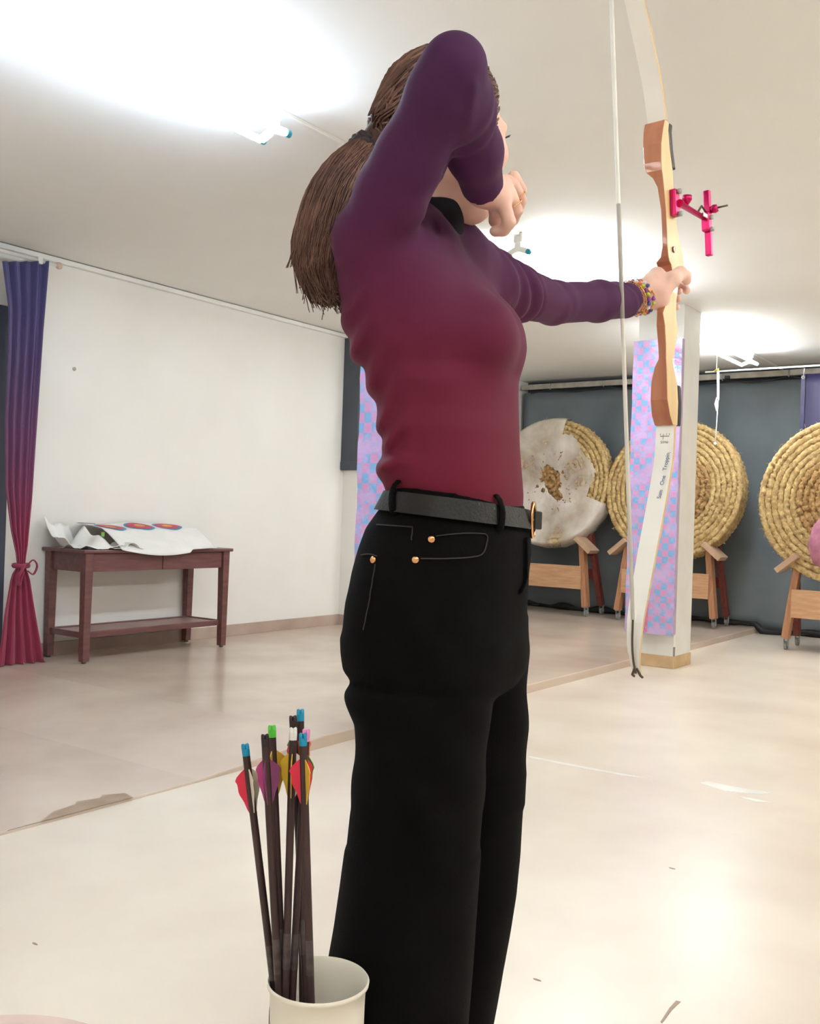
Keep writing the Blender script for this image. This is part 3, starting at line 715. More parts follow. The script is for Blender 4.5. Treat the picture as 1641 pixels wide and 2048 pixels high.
straw_target(c3_[0], 8.32, c3_[2], 0.675, 'bare straw target in front of the navy banner', 2.9)
target_stand(c2_[0]-0.03, dy1-0.02, PH, 'wooden stand carrying the straw target behind the pillar')
target_stand(c1_[0]-0.02, dy1-0.02, PH, 'wooden stand carrying the film-wrapped straw target')
target_stand(c3_[0]+0.05, 8.30, 0.0, 'wooden stand carrying the straw target in front of the navy banner')
# torn plastic film on the first target
rg = np.random.default_rng(11); nr, na = 44, 150; V = []
lump = rg.uniform(0, 6, 6)
HOLES = [(-0.03, 0.09, 0.07), (0.02, 0.02, 0.095), (0.04, -0.06, 0.085), (0.07, -0.12, 0.06), (0.06, 0.05, 0.05), (-0.09, 0.02, 0.03), (-0.07, -0.10, 0.022), (-0.14, -0.06, 0.016), (0.11, -0.16, 0.045), (0.14, 0.09, 0.016), (-0.10, 0.10, 0.014)]
def tear(a, rr):
    x, z = rr*math.cos(a), rr*math.sin(a); x -= 0.02; z -= 0.0
    return any(math.hypot(x-bx_, z-bz_) < br_*(1+0.22*math.sin(40*x+lump[0]+i_)*math.sin(47*z+lump[1])) for i_, (bx_, bz_, br_) in enumerate(HOLES))
for i in range(nr+1):
    for j in range(na):
        rr = 0.638*i/nr; a = 2*math.pi*j/na
        V.append((rr*math.cos(a), -0.040-0.006*math.sin(5*a+rr*9)*rr-rg.normal(0, 0.0012)-0.006*max(0, math.sin(a-2.2)), rr*math.sin(a)))
for L, (R_, y_) in enumerate(((0.652, -0.02), (0.668, 0.04), (0.668, 0.15))):
    for j in range(na): a = 2*math.pi*j/na; V.append((R_*math.cos(a)+rg.normal(0, 0.002), y_, R_*math.sin(a)+rg.normal(0, 0.002)))
Fc = []
for i in range(nr+3):
    for j in range(na):
        a = 2*math.pi*(j+0.5)/na; rr = 0.655*(i+0.5)/nr
        if rr > 0.50+0.03*math.sin(7*a) and -0.35 < ((a+math.pi) % (2*math.pi))-math.pi < 1.35: continue
        if i < nr and (tear(a, rr) or rng.random() < 0.012*(rr < 0.36)): continue
        Fc.append((i*na+j, i*na+(j+1) % na, (i+1)*na+(j+1) % na, (i+1)*na+j))
MB().add(V, Fc).build('plastic_film', FILM, t1, smooth=True)
# bundle hanging at the third target
m0 = ply(1650, 1090, 8.12)
mv = empty('cloth_bundle', (m0[0], 8.12, 0.0)); tag(mv, 'mauve cloth bundle hanging in front of the bare straw target by the banner', 'cloth')
mb = MB(); mb.tube([(0.0, 0, m0[2]+0.22), (-0.01, -0.01, m0[2]+0.14), (-0.02, -0.02, m0[2]), (0.0, -0.01, m0[2]-0.12), (0.03, 0, m0[2]-0.17)], [0.03, 0.075, 0.10, 0.085, 0.04], 14)
mb.build('cloth', MAUVE, mv, smooth=True)
MB().tube([(0.0, 0, m0[2]+0.22), (0.02, 0.06, m0[2]+0.30), (0.03, 0.09, m0[2]+0.35)], 0.006, 6).build('strap', BLACKC, mv)

# ------------------------------------------------------------------ arrow tube with arrows (turned like the view)
BD = 1.15
rc = atc(637, 1957, BD); RB = 0.0598; RH = rc[2]
bk = empty('arrow_tube', room([rc[0], rc[1], 0]), YAW); tag(bk, 'white plastic tube with a rolled rim holding the arrows', 'tube')
MB().lathe([(0.0, 0.004), (RB-0.009, 0.004), (RB-0.006, RH-0.03), (RB-0.0035, RH-0.004), (RB-0.001, RH), (RB+0.0005, RH-0.002), (RB, RH-0.0055), (RB-0.0035, RH-0.008), (RB-0.0042, RH-0.03), (RB-0.007, 0.0), (0, 0.0)], 64).build('body', BUCKET, bk, smooth=True, auto=60)
P = np.zeros((10, 24, 3))
for i in range(10):
    for j in range(24):
        a = math.radians(165+j/23*70); top = RH-0.034-0.044*max(0, j-4)/19; z = top-(i/9)*0.16; q = RB-0.0038-0.0028*(RH-z)/RH+0.0006
        P[i, j] = (q*math.cos(a), q*math.sin(a), z)
MB().grid(P).build('blue_label', LABELB, bk, smooth=True)

def vane(L, hgt):
    n = 12; pr = []
    for i in range(n+1):
        u = i/n; y = hgt*(math.sin(min(1, u/0.28)*math.pi/2) if u < 0.28 else (1-((u-0.28)/0.72))**0.85*(1+0.12*math.sin(u*14)))
        pr.append((u*L, max(y, 0.0003)))
    return pr
def arrow(nock_px, rim_px, dn, dr, ncol, vcols, label, spin=0.0):
    Np = atc(*nock_px, dn); Rp = atc(*rim_px, dr); d = Rp-Np; d /= np.linalg.norm(d)
    t = (0.012-Np[2])/d[2]; Bp = Np+d*t; L = t
    o = empty('arrow', room(Bp)); tag(o, label, 'arrow', 'arrows standing in the white tube')
    W = np.array([room(-d)]).ravel(); z = Vector(W); x = z.orthogonal().normalized(); y = z.cross(x)
    o.rotation_mode = 'QUATERNION'; o.rotation_quaternion = Matrix((x, y, z)).transposed().to_quaternion()
    r = 0.0045
    MB().tube([(0, 0, 0.022), (0, 0, L-0.014)], r, 12).build('shaft', SHAFT, o, smooth=True, auto=40)
    MB().tube([(0, 0, 0.0), (0, 0, 0.012), (0, 0, 0.024)], [0.0008, 0.004, 0.0042], 10).build('point', STEEL, o, smooth=True)
    nb = MB(); nb.tube([(0, 0, L-0.0145), (0, 0, L-0.006)], [r*1.02, r*1.06], 12)
    for s in (-1, 1): nb.tube([(s*0.0022, 0, L-0.0065), (s*0.0023, 0, L-0.001), (s*0.0020, 0, L)], [0.0019, 0.0017, 0.0010], 8, flat=1.3)
    nb.build('nock', ncol, o, smooth=True, auto=50)
    prof = vane(0.051, 0.0128)
    for k in range(3):
        a = spin+k*2*math.pi/3; ca, sa = math.cos(a), math.sin(a); v = []; th = 0.0005; n = len(prof)
        for s in (-1, 1):
            for (u, hh) in prof: v.append(((r+hh)*ca-s*th*sa, (r+hh)*sa+s*th*ca, L-0.030-u))
            for (u, hh) in prof: v.append(((r*0.8)*ca-s*th*sa, (r*0.8)*sa+s*th*ca, L-0.030-u))
        f = []
        for i in range(n-1):
            f += [(i, i+1, n+i+1, n+i), (2*n+i, 3*n+i, 3*n+i+1, 2*n+i+1), (i, 2*n+i, 2*n+i+1, i+1)]
        MB().add(v, f).build('vane', vcols[k], o)
    MB().tube([(0, 0, L-0.275), (0, 0, L-0.235)], r*1.03, 12, caps=False).build('maker_band', SHAFTL, o, smooth=True)
    return o
arrow((490, 1487), (549, 1978), 1.16, 1.143, NB, (V_RED, V_WHT, V_WHT), 'arrow with blue nock and torn red and white vanes', 2.9)
arrow((530, 1468), (558, 1984), 1.14, 1.128, NK, (V_PUR, V_MAG, V_PUR), 'arrow with black nock and purple vanes', 0.3)
arrow((544, 1450), (566, 1986), 1.165, 1.137, NG, (V_YEL, V_RED, V_YEL), 'arrow with lime green nock and red and yellow vanes', 0.2)
arrow((587, 1455), (571, 1990), 1.15, 1.128, NW, (V_WHT, V_YEL, V_YEL), 'arrow with white nock and yellow vanes', 0.4)
arrow((586, 1431), (613, 1988), 1.175, 1.138, NK, (V_ORG, V_RED, V_RED), 'arrow with black nock and red and orange vanes', 0.0)
arrow((601, 1418), (606, 1988), 1.19, 1.145, NB, (V_ORG, V_GRN, V_RED), 'tallest arrow, with blue nock and an orange vane', 0.7)
arrow((613, 1458), (585, 1990), 1.165, 1.135, NP, (V_YEL, V_GRN, V_GRN), 'arrow with pale pink nock and green and yellow vanes', 1.2)
arrow((606, 1466), (622, 1992), 1.13, 1.118, NB, (V_RED, V_RED, V_YEL), 'arrow with blue nock and bright red vanes', 0.9)

# ------------------------------------------------------------------ the bow
AIM = math.radians(40.0); A3 = np.array([math.sin(AIM), math.cos(AIM), 0]); S3 = np.array([math.cos(AIM), -math.sin(AIM), 0])
DS = 1.93
s0 = atc(1243, 590, DS)                      # string at grip height
bow = empty('recurve_bow', room([s0[0], s0[1], 0]), YAW); tag(bow, 'wooden recurve bow with white limbs and magenta sight held by the archer', 'bow')
LEAN = -math.tan(math.radians(3.9))         # the bow is canted a little
def bw(a, s, z): return a*A3+s*S3+np.array([(z-s0[2])*LEAN, 0, z])      # relative to the string line
def zof(py, a): return atc(1320, py, DS+a*math.cos(AIM))[2]
def row(py, Lp, E, R, sr=0.020):
    """cross-section of the riser from its left edge, belly corner and right outline"""
    def lateral(px, d):
        q = atc(px, py, d); return q[0]-(s0[0]+(q[2]-s0[2])*LEAN)
    a = 0.15
    for _ in range(4): a = (lateral(E, DS+a*A3[1]+sr*S3[1])-sr*S3[0])/A3[0]
    sl = (lateral(Lp, DS+a*A3[1]-0.02*S3[1])-a*A3[0])/S3[0]
    b = a+0.05
    for _ in range(4): b = (lateral(R, DS+b*A3[1]+sr*S3[1])-sr*S3[0])/A3[0]
    return zof(py, a), a, min(sl, sr-0.012), sr, max(b, a+0.022)
RISER = [row(*q) for q in ((243, 1291, 1331, 1337), (258, 1288, 1328, 1338), (290, 1286, 1324, 1341), (325, 1288, 1324, 1346), (343, 1292, 1325, 1347), (356, 1303, 1327, 1348), (375, 1311, 1329, 1349),
         (420, 1318, 1333, 1352), (460, 1320, 1335, 1358), (495, 1321, 1336, 1366), (515, 1318, 1338, 1369), (524, 1311, 1340, 1369), (532, 1314, 1344, 1366), (545, 1320, 1346, 1362), (575, 1318, 1343, 1357),
         (600, 1313, 1337, 1354), (628, 1310, 1327, 1354), (652, 1310, 1331, 1358), (690, 1313, 1333, 1352), (718, 1314, 1333, 1347), (735, 1307, 1334, 1349), (765, 1302, 1335, 1356), (800, 1301, 1336, 1358), (830, 1304, 1341, 1357), (850, 1310, 1347, 1356))]
mb = MB()
for k in range(4):
    mb.use(R_BELLY if k in (0, 2) else R_SIDE)
    v = []
    for (z, a, sl, sr, b) in RISER:
        q = [bw(a, sl, z), bw(a, sr, z), bw(b, sr, z), bw(b, sl, z)]; v += [q[k], q[(k+1) % 4]]
    mb.add(v, [(2*i, 2*i+1, 2*i+3, 2*i+2) for i in range(len(RISER)-1)])
mb.use(R_BELLY)
for (z, a, sl, sr, b) in (RISER[0], RISER[-1]): mb.add([bw(a, sl, z), bw(a, sr, z), bw(b, sr, z), bw(b, sl, z)], [(0, 1, 2, 3)])
rs = mb.build('riser', None, bow); md = rs.modifiers.new('bevel', 'BEVEL'); md.width = 0.002; md.segments = 2
for i0, i1, rng_ in ((0, 3, None), (21, 24, None)):
    mb = MB()
    for k in range(4):
        v = []
        for (z, a, sl, sr, b) in RISER[i0:i1+1]:
            q = [bw(b, -0.02, z), bw(b, 0.0204, z), bw(b+0.016, 0.0204, z), bw(b+0.016, -0.02, z)]; v += [q[k], q[(k+1) % 4]]
        mb.add(v, [(2*i, 2*i+1, 2*i+3, 2*i+2) for i in range(i1-i0)])
    for (z, a, sl, sr, b) in (RISER[i0], RISER[i1]): mb.add([bw(b, -0.02, z), bw(b, 0.0204, z), bw(b+0.016, 0.0204, z), bw(b+0.016, -0.02, z)], [(0, 1, 2, 3)])
    mb.build('limb_bolt_overlay', R_PAD, bow, bevel=0.003)
zh = zof(500, RISER[9][1]+0.02)
MB().tube([bw(RISER[9][1]+0.028, 0.018, zh), bw(RISER[9][1]+0.028, 0.0235, zh)], 0.0065, 14).build('bushing', PINM, bow, smooth=True, auto=40)
# limbs
zt_, zb_ = RISER[0][0], RISER[-1][0]; aT = RISER[0][1]; aB = RISER[-1][1]
half = s0[2]-atc(1275, 1358, DS)[2]
def limb(path, name):
    """path: (a, z) with widths along it"""
    Q = spline([(a, z, w) for a, z, w in path], 48); mb = MB(); n = len(Q)
    T = np.gradient(Q[:, :2], axis=0); T /= np.linalg.norm(T, axis=1)[:, None]; NN = np.stack([-T[:, 1], T[:, 0]], 1)
    if NN[0, 0] < 0: NN = -NN
    for k in range(4):
        mb.use(LIMB if k in (0, 2) else LIMBE); v = []
        for i in range(n):
            a, z, w = Q[i]; th = 0.009-0.0055*i/n; fa, fz = a+NN[i, 0]*th, z+NN[i, 1]*th
            q = [bw(a, -w/2, z), bw(a, w/2, z), bw(fa, w/2, fz), bw(fa, -w/2, fz)]; v += [q[k], q[(k+1) % 4]]
        mb.add(v, [(2*i, 2*i+1, 2*i+3, 2*i+2) for i in range(n-1)])
    a, z, w = Q[-1]; mb.use(LIMB); mb.add([bw(a, -w/2, z), bw(a, w/2, z), bw(a+0.004, w/2, z), bw(a+0.004, -w/2, z)], [(0, 1, 2, 3)])
    o = mb.build(name, None, bow, smooth=True, auto=50)
    return o, Q
gz = s0[2]
LW = 0.041
def lower(a_off=0.0):
    def ap(px, py):                                # belly centre position along the aim axis for a point of the limb
        a = 0.1
        for _ in range(4):
            q = atc(px, py, DS+a*A3[1]); a = (q[0]-(s0[0]+(q[2]-s0[2])*LEAN))/A3[0]
        return a
    sgn = []
    for (c, py, w) in ((1332, 848, LW), (1327, 920, LW), (1314, 1000, LW), (1297, 1090, LW*0.98), (1281, 1180, LW*0.94), (1271, 1240, LW*0.86), (1268, 1290, LW*0.72), (1270, 1325, LW*0.55), (1275, 1352, LW*0.36)):
        sx = atc(1243, py, DS)[0]
        a = ap(c, py)
        sgn.append((a, zof(py, max(a, 0)), w))
    return sgn
LOW = lower()
UPP = [(a, 2*gz-z+0.0, w) for (a, z, w) in LOW]
dz = zt_-UPP[0][1]; da = aT+0.002-UPP[0][0]
UPP = [(a+da*(1-i/8), z+dz, w) for i, (a, z, w) in enumerate(UPP)]
lo_o, QL = limb(LOW, 'lower_limb'); up_o, QU = limb(UPP, 'upper_limb')
# string, loops and serving
tipL, tipU = QL[-2], QU[-2]
def strpt(z): return bw(0.0, 0, z)
zl, zu = LOW[-3][1], UPP[-3][1]
ZL = [bw(tipL[0]-0.004, 0, tipL[1]), bw(LOW[-2][0]-0.005, 0, LOW[-2][1]), bw(LOW[-3][0]-0.006, 0, zl), bw(LOW[-4][0]-0.010, 0, LOW[-4][1])]
ZU = [bw(UPP[-4][0]-0.010, 0, UPP[-4][1]), bw(UPP[-3][0]-0.006, 0, zu), bw(UPP[-2][0]-0.005, 0, UPP[-2][1]), bw(tipU[0]-0.004, 0, tipU[1])]
def lerp(a, b, t): return a*(1-t)+b*t
st = MB().tube([ZL[3], ZU[0]], 0.0042, 8).build('bowstring', STRING, bow, smooth=True)
zs0, zs1 = zof(640, 0), zof(410, 0)
t0_, t1_ = [(z-ZL[3][2])/(ZU[0][2]-ZL[3][2]) for z in (zs0, zs1)]
MB().tube([lerp(ZL[3], ZU[0], t0_), lerp(ZL[3], ZU[0], t1_)], 0.0046, 8).build('centre_serving', SERV, st, smooth=True)
MB().tube(spline(ZL, 20), 0.0024, 6).build('lower_loop', LOOP, st, smooth=True); MB().tube(spline(ZU, 20), 0.0024, 6).build('upper_loop', LOOP, st, smooth=True)
for s in (-1, 1):
    MB().tube([bw(tipL[0]-0.004, s*0.002, tipL[1]+0.01), bw(tipL[0]-0.002, s*0.009, tipL[1]-0.004), bw(tipL[0]+0.006, s*0.009, tipL[1]-0.008)], 0.0026, 6).build('loop_end', LOOP, st, smooth=True)
# writing on the lower limb
def limb_frame(py, side):
    zz = np.interp(py, [q for q in (848, 920, 1000, 1090)], [LOW[0][1], LOW[1][1], LOW[2][1], LOW[3][1]]); i = int(np.argmin(np.abs(QL[:, 1]-zz)))
    tn = QL[i+1, :2]-QL[i, :2]; tn /= np.linalg.norm(tn); al = -(tn[0]*A3+np.array([0, 0, tn[1]]))   # along the limb, upwards
    nr_ = np.cross(S3, al); nr_ = nr_/np.linalg.norm(nr_)
    if nr_[1] > 0: nr_ = -nr_
    p = bw(QL[i, 0], side, QL[i, 1])+nr_*0.0004
    return p, al, nr_
def place(p, xd, nd):
    yd = np.cross(nd, xd); M = Matrix.Identity(4)
    for i in range(3): M[i][0] = xd[i]; M[i][1] = yd[i]; M[i][2] = nd[i]; M[i][3] = p[i]
    return M
for wd, py_ in (('Sam', 984), ('One', 956), ('Tropping', 919)):
    p, al, nn = limb_frame(py_, 0.009-0.00004*(py_-916)); text_mesh(wd, 0.0125, 'handwriting', INK, lo_o, place(p+nn*0.0014, al, nn))
p, al, nn = limb_frame(878, 0.0); MB().beam(p-S3*0.010, p+S3*0.010, 0.0004, 0.0018, al).build('printed_bar', INK2, lo_o)
p, al, nn = limb_frame(884, 0.0); text_mesh('S/34#', 0.0075, 'printed_stamp', INK2, lo_o, place(p, S3, nn))
p, al, nn = limb_frame(868, 0.0); text_mesh("' | ' '", 0.014, 'printed_marks', INK2, lo_o, place(p, S3, nn))
# sight
sg = empty('sight', (0, 0, 0)); sg.parent = bow; sg['label'] = 'magenta anodised sight with a vertical bar'
sa = row(421, 1318, 1333, 1352)[4]-0.012; zq = zof(412, sa)
def B(a, s, z): return bw(sa+a, 0.020+s, zq+z)
MB().beam(B(-0.006, 0.007, -0.028), B(-0.006, 0.007, 0.028), 0.014, 0.022, A3).build('mount_plate', MAGENTA, sg, bevel=0.002)
mb = MB(); mb.tube([B(0.0, 0.012, 0), B(0.02, 0.014, 0), B(0.138, 0.016, 0)], [0.013, 0.008, 0.007], 10, flat=0.7); mb.build('extension_bar', MAGENTA, sg, smooth=True, auto=40)
for z in (-0.024, 0.024): MB().tube([B(-0.004, 0.012, z), B(-0.004, 0.021, z)], 0.0055, 10).build('mount_screw', STEEL, sg, smooth=True)
MB().tube([B(0.036, 0.015, 0.006), B(0.036, 0.016, 0.018), B(0.036, 0.017, 0.026)], [0.004, 0.011, 0.010], 12).build('clamp_knob', MAGENTA, sg, smooth=True)
MB().beam(B(0.136, 0.02, -0.082), B(0.136, 0.02, 0.063), 0.014, 0.013, A3).build('elevation_bar', MAGENTA, sg, bevel=0.002)
mb = MB(); mb.beam(B(0.128, 0.02, 0.012), B(0.128, 0.02, -0.03), 0.018, 0.02, A3); mb.build('slider', MAGENTA, sg, bevel=0.003)
MB().tube([B(0.088, 0.017, 0.003), B(0.108, 0.018, 0.022), B(0.124, 0.02, 0.014)], 0.0025, 6).build('tension_wire', LOOP, sg, smooth=True)
MB().box((-0.011, -0.001, -0.004), (0.011, 0.001, 0.004), Matrix.Translation(B(0.108, 0.026, 0.0)) @ Matrix.Rotation(math.pi/2-AIM, 4, 'Z')).build('scale_plate', NW, sg)
for z in (0.0, -0.026): MB().tube([B(0.128, 0.028, z), B(0.128, 0.036, z)], 0.005, 10).build('thumb_screw', STEEL, sg, smooth=True)
MB().tube([B(0.136, 0.026, 0.018), B(0.139, 0.034, 0.021), B(0.141, 0.041, 0.023)], [0.006, 0.010, 0.008], 10).build('pin_collar', MAGENTA, sg, smooth=True)
MB().tube([B(0.141, 0.040, 0.023), B(0.147, 0.062, 0.026)], 0.0022, 8).build('sight_pin', PINM, sg, smooth=True)

# ------------------------------------------------------------------ the archer
BX, BY = 0.0, 1.40
person = empty('person', room([BX, BY, 0]), YAW)
tag(person, 'archer in plum long-sleeved top and black wide-leg trousers, brown ponytail, bow arm stretched out', 'person')
OFF = np.array([BX, BY, 0])
def pt(px, py, d): return atc(px, py, d)-OFF
TH = math.radians(28)
def rows_px(tab, th=TH):
    """(py, left, right, depth, half side width) -> loft rows"""
    out = []
    for py, l, r, d, rs in tab:
        a, b = pt(l, py, d), pt(r, py, d); w = (b[0]-a[0])/2; c = (a+b)/2
        c = c.copy(); ph = np.linspace(0, 2*math.pi, 49)
        for _ in range(7):                        # settle the outline as seen from the standpoint
            rf = math.sqrt(max(w*w-(rs*math.sin(th))**2, (0.35*w)**2))/math.cos(th)
            u = rf*np.cos(ph); v = rs*np.sin(ph); k = (np.abs(np.cos(ph))**2.2+np.abs(np.sin(ph))**2.2)**(-1/2.2); u = u*k; v = v*k
            xs = [proj((c[0]+q*math.cos(th)+s*math.sin(th)+BX, c[1]-q*math.sin(th)+s*math.cos(th)+BY, c[2]))[0] for q, s in zip(u, v)]
            c[0] += ((l-min(xs))+(r-max(xs)))/2*d/F; w += ((r-l)-(max(xs)-min(xs)))/2*d/F
        out.append((c[2], c[0], c[1], rf, rs))
    return out
TORSO = rows_px([(452, 745, 915, 1.44, 0.085), (475, 705, 938, 1.43, 0.125), (500, 690, 953, 1.42, 0.15), (530, 684, 972, 1.42, 0.16), (560, 684, 990, 1.42, 0.163), (590, 686, 1006, 1.42, 0.162),
    (620, 687, 1022, 1.42, 0.16), (640, 690, 1032, 1.42, 0.158), (660, 698, 1041, 1.42, 0.156), (685, 704, 1048, 1.42, 0.153), (705, 712, 1048, 1.42, 0.15), (725, 724, 1044, 1.42, 0.147), (750, 736, 1038, 1.42, 0.142),
    (785, 746, 1037, 1.41, 0.137), (830, 758, 1038, 1.41, 0.131), (870, 768, 1039, 1.40, 0.127), (895, 777, 1040, 1.40, 0.126), (915, 772, 1042, 1.40, 0.126), (935, 763, 1043, 1.40, 0.127), (955, 762, 1045, 1.40, 0.128), (985, 772, 1047, 1.40, 0.128), (1040, 778, 1045, 1.40, 0.12)])
sR = pt(742, 478, 1.29); eR = pt(909, 134, 1.13); wR = pt(967, 378, 1.335)
sL = pt(968, 566, 1.57); eL = pt(1108, 606, 1.81); wL = pt(1262, 600, 2.045); kL = pt(1310, 577, 2.075)

# --- top
sh_ = SDF((-0.33, -0.36, 0.95), (0.50, 0.75, 1.66), 0.0042)
sh_.loft(TORSO, TH, 0.0, 2.25)
ch1 = pt(972, 675, 1.35); sh_.ell(ch1, np.eye(3), (0.042, 0.06, 0.05), 0.04)          # bust
sh_.ell(pt(990, 675, 1.45), np.eye(3), (0.038, 0.05, 0.045), 0.03)
# near shoulder and drawing arm
sh_.cone(pt(812, 505, 1.38), sR, 0.068, 0.044, 0.035)
sh_.cone(pt(786, 560, 1.33), pt(800, 650, 1.34), 0.052, 0.05, 0.05)
mR = sR*0.5+eR*0.5
sh_.chain([sR, sR*0.72+eR*0.28, mR, eR*0.86+sR*0.14, eR], [0.044, 0.0455, 0.0415, 0.0385, 0.0335], 0.018)
f1 = eR*0.72+wR*0.28; f2 = eR*0.35+wR*0.65; wc = eR*0.03+wR*0.97
sh_.chain([eR, f1+np.array([-0.004, 0, 0]), f2, wc], [0.033, 0.038, 0.034, 0.029], 0.022)
# far shoulder and bow arm
sh_.cone(pt(900, 530, 1.50), sL, 0.07, 0.052, 0.03)
sh_.chain([sL, sL*0.6+eL*0.4, eL, eL*0.45+wL*0.55, wL*0.98+eL*0.02], [0.052, 0.0455, 0.0385, 0.0385, 0.036], 0.018)
# openings: neck, cuffs
hc_ = pt(846, 425, 1.45)
def seg(a, b, X, Y, Z):
    ab = b-a; t = ((X-a[0])*ab[0]+(Y-a[1])*ab[1]+(Z-a[2])*ab[2])/float(ab@ab); tc = np.clip(t, 0, 1)
    return t, np.sqrt((X-a[0]-tc*ab[0])**2+(Y-a[1]-tc*ab[1])**2+(Z-a[2]-tc*ab[2])**2)
def rings(a, b, marks):
    """cloth folds running round a limb"""
    def fn(X, Y, Z):
        t, d = seg(a, b, X, Y, Z); s = 0
        skew = 2.4*(Z-a[2]*(1-t)-b[2]*t)
        for t0, w, h in marks: s = s+h*np.exp(-((t+skew-t0)/w)**2)
        return np.where(d < 0.075, s, 0)
    lo = np.minimum(a, b)-0.08; hi = np.maximum(a, b)+0.08
    sh_.displace(fn, lo, hi)
rings(sL, eL, [(0.02, 0.05, 0.003), (0.11, 0.034, -0.003), (0.20, 0.045, 0.005), (0.28, 0.026, -0.004), (0.37, 0.045, 0.005), (0.47, 0.022, -0.004), (0.96, 0.05, -0.002)])
rings(eL, wL, [(0.84, 0.025, 0.0015), (0.90, 0.016, -0.003)])
rings(eR, wR, [(0.22, 0.022, 0.002), (0.30, 0.016, -0.0025), (0.37, 0.025, 0.0025), (0.45, 0.015, -0.002)])
def foldline(pts, w, h, dmax, sharp=2.0):
    """raised cloth fold along a line over the near side of the torso"""
    P = [pt(*p) for p in pts]
    lo = np.min(P, axis=0)-np.array([0.05, 0.25, 0.05]); hi = np.max(P, axis=0)+np.array([0.05, 0.12, 0.05])
    def fn(X, Y, Z):
        best = None; n = len(P)-1
        for i in range(n):
            a, b = P[i], P[i+1]; dx, dz = b[0]-a[0], b[2]-a[2]; t = np.clip(((X-a[0])*dx+(Z-a[2])*dz)/(dx*dx+dz*dz), 0, 1)
            q = np.sqrt((X-a[0]-t*dx)**2+(Z-a[2]-t*dz)**2); u = (i+t)/n; val = np.exp(-(q/w)**sharp)*(1-u)**0.8
            best = val if best is None else np.maximum(best, val)
        return h*best*(Y < 0.02)
    sh_.displace(fn, lo, hi)
for L_, w, h in (([(690, 632, 1.3), (730, 600, 1.3), (770, 565, 1.3)], 0.012, 0.011), ([(704, 700, 1.3), (740, 650, 1.3), (765, 600, 1.3)], 0.012, 0.013), ([(740, 765, 1.3), (760, 710, 1.3), (800, 655, 1.3)], 0.012, 0.012),
                 ([(758, 850, 1.3), (785, 790, 1.3), (820, 700, 1.3)], 0.011, 0.012), ([(775, 888, 1.3), (800, 850, 1.3), (825, 790, 1.3)], 0.010, 0.013), ([(764, 935, 1.3), (795, 920, 1.3), (835, 930, 1.3)], 0.011, 0.013)):
    foldline(L_, w, h, 0.2)
foldline([(868, 440, 1.3), (872, 470, 1.3)], 0.008, -0.008, 0.2)
foldline([(940, 235, 1.2), (935, 275, 1.2), (925, 300, 1.2)], 0.006, 0.005, 0.2)
def halfspace(p, n):
    return lambda X, Y, Z: -((X-p[0])*n[0]+(Y-p[1])*n[1]+(Z-p[2])*n[2])
nw = (wR-eR)/np.linalg.norm(wR-eR); cutp = wc+nw*0.006
def cuffR(X, Y, Z):
    d = np.sqrt((X-cutp[0])**2+(Y-cutp[1])**2+(Z-cutp[2])**2); return np.maximum(-((X-cutp[0])*nw[0]+(Y-cutp[1])*nw[1]+(Z-cutp[2])*nw[2]), d-0.055)
sh_.put(cuffR, cutp-0.06, cutp+0.06, 0, cut=True)
nl = (wL-eL)/np.linalg.norm(wL-eL); cutl = wL-nl*0.012
def cuffL(X, Y, Z):
    d = np.sqrt((X-cutl[0])**2+(Y-cutl[1])**2+(Z-cutl[2])**2); return np.maximum(-((X-cutl[0])*nl[0]+(Y-cutl[1])*nl[1]+(Z-cutl[2])*nl[2]), d-0.07)
sh_.put(cuffL, cutl-0.07, cutl+0.07, 0, cut=True)
top = sh_.mesh('top', SHIRT, person, 2); top['label'] = 'fitted plum long-sleeved top'
del sh_

# --- collar of the black layer under the top
cA_, cB_ = pt(850, 505, 1.45), pt(850, 380, 1.44)
cs_ = SDF((-0.12, -0.1, 1.33), (0.16, 0.2, 1.52), 0.0035)
cs_.cone(cA_, cB_, 0.060, 0.0565, 0)
ncl = (cB_-cA_)/np.linalg.norm(cB_-cA_); cq = pt(888, 396, 1.40)
cs_.put(lambda X, Y, Z: -((X-cq[0])*(ncl[0])+(Y-cq[1])*ncl[1]+(Z-cq[2])*ncl[2]), cq-0.2, cq+0.2, 0, cut=True)
cs_.mesh('turtleneck_collar', COLLAR, person, 1)

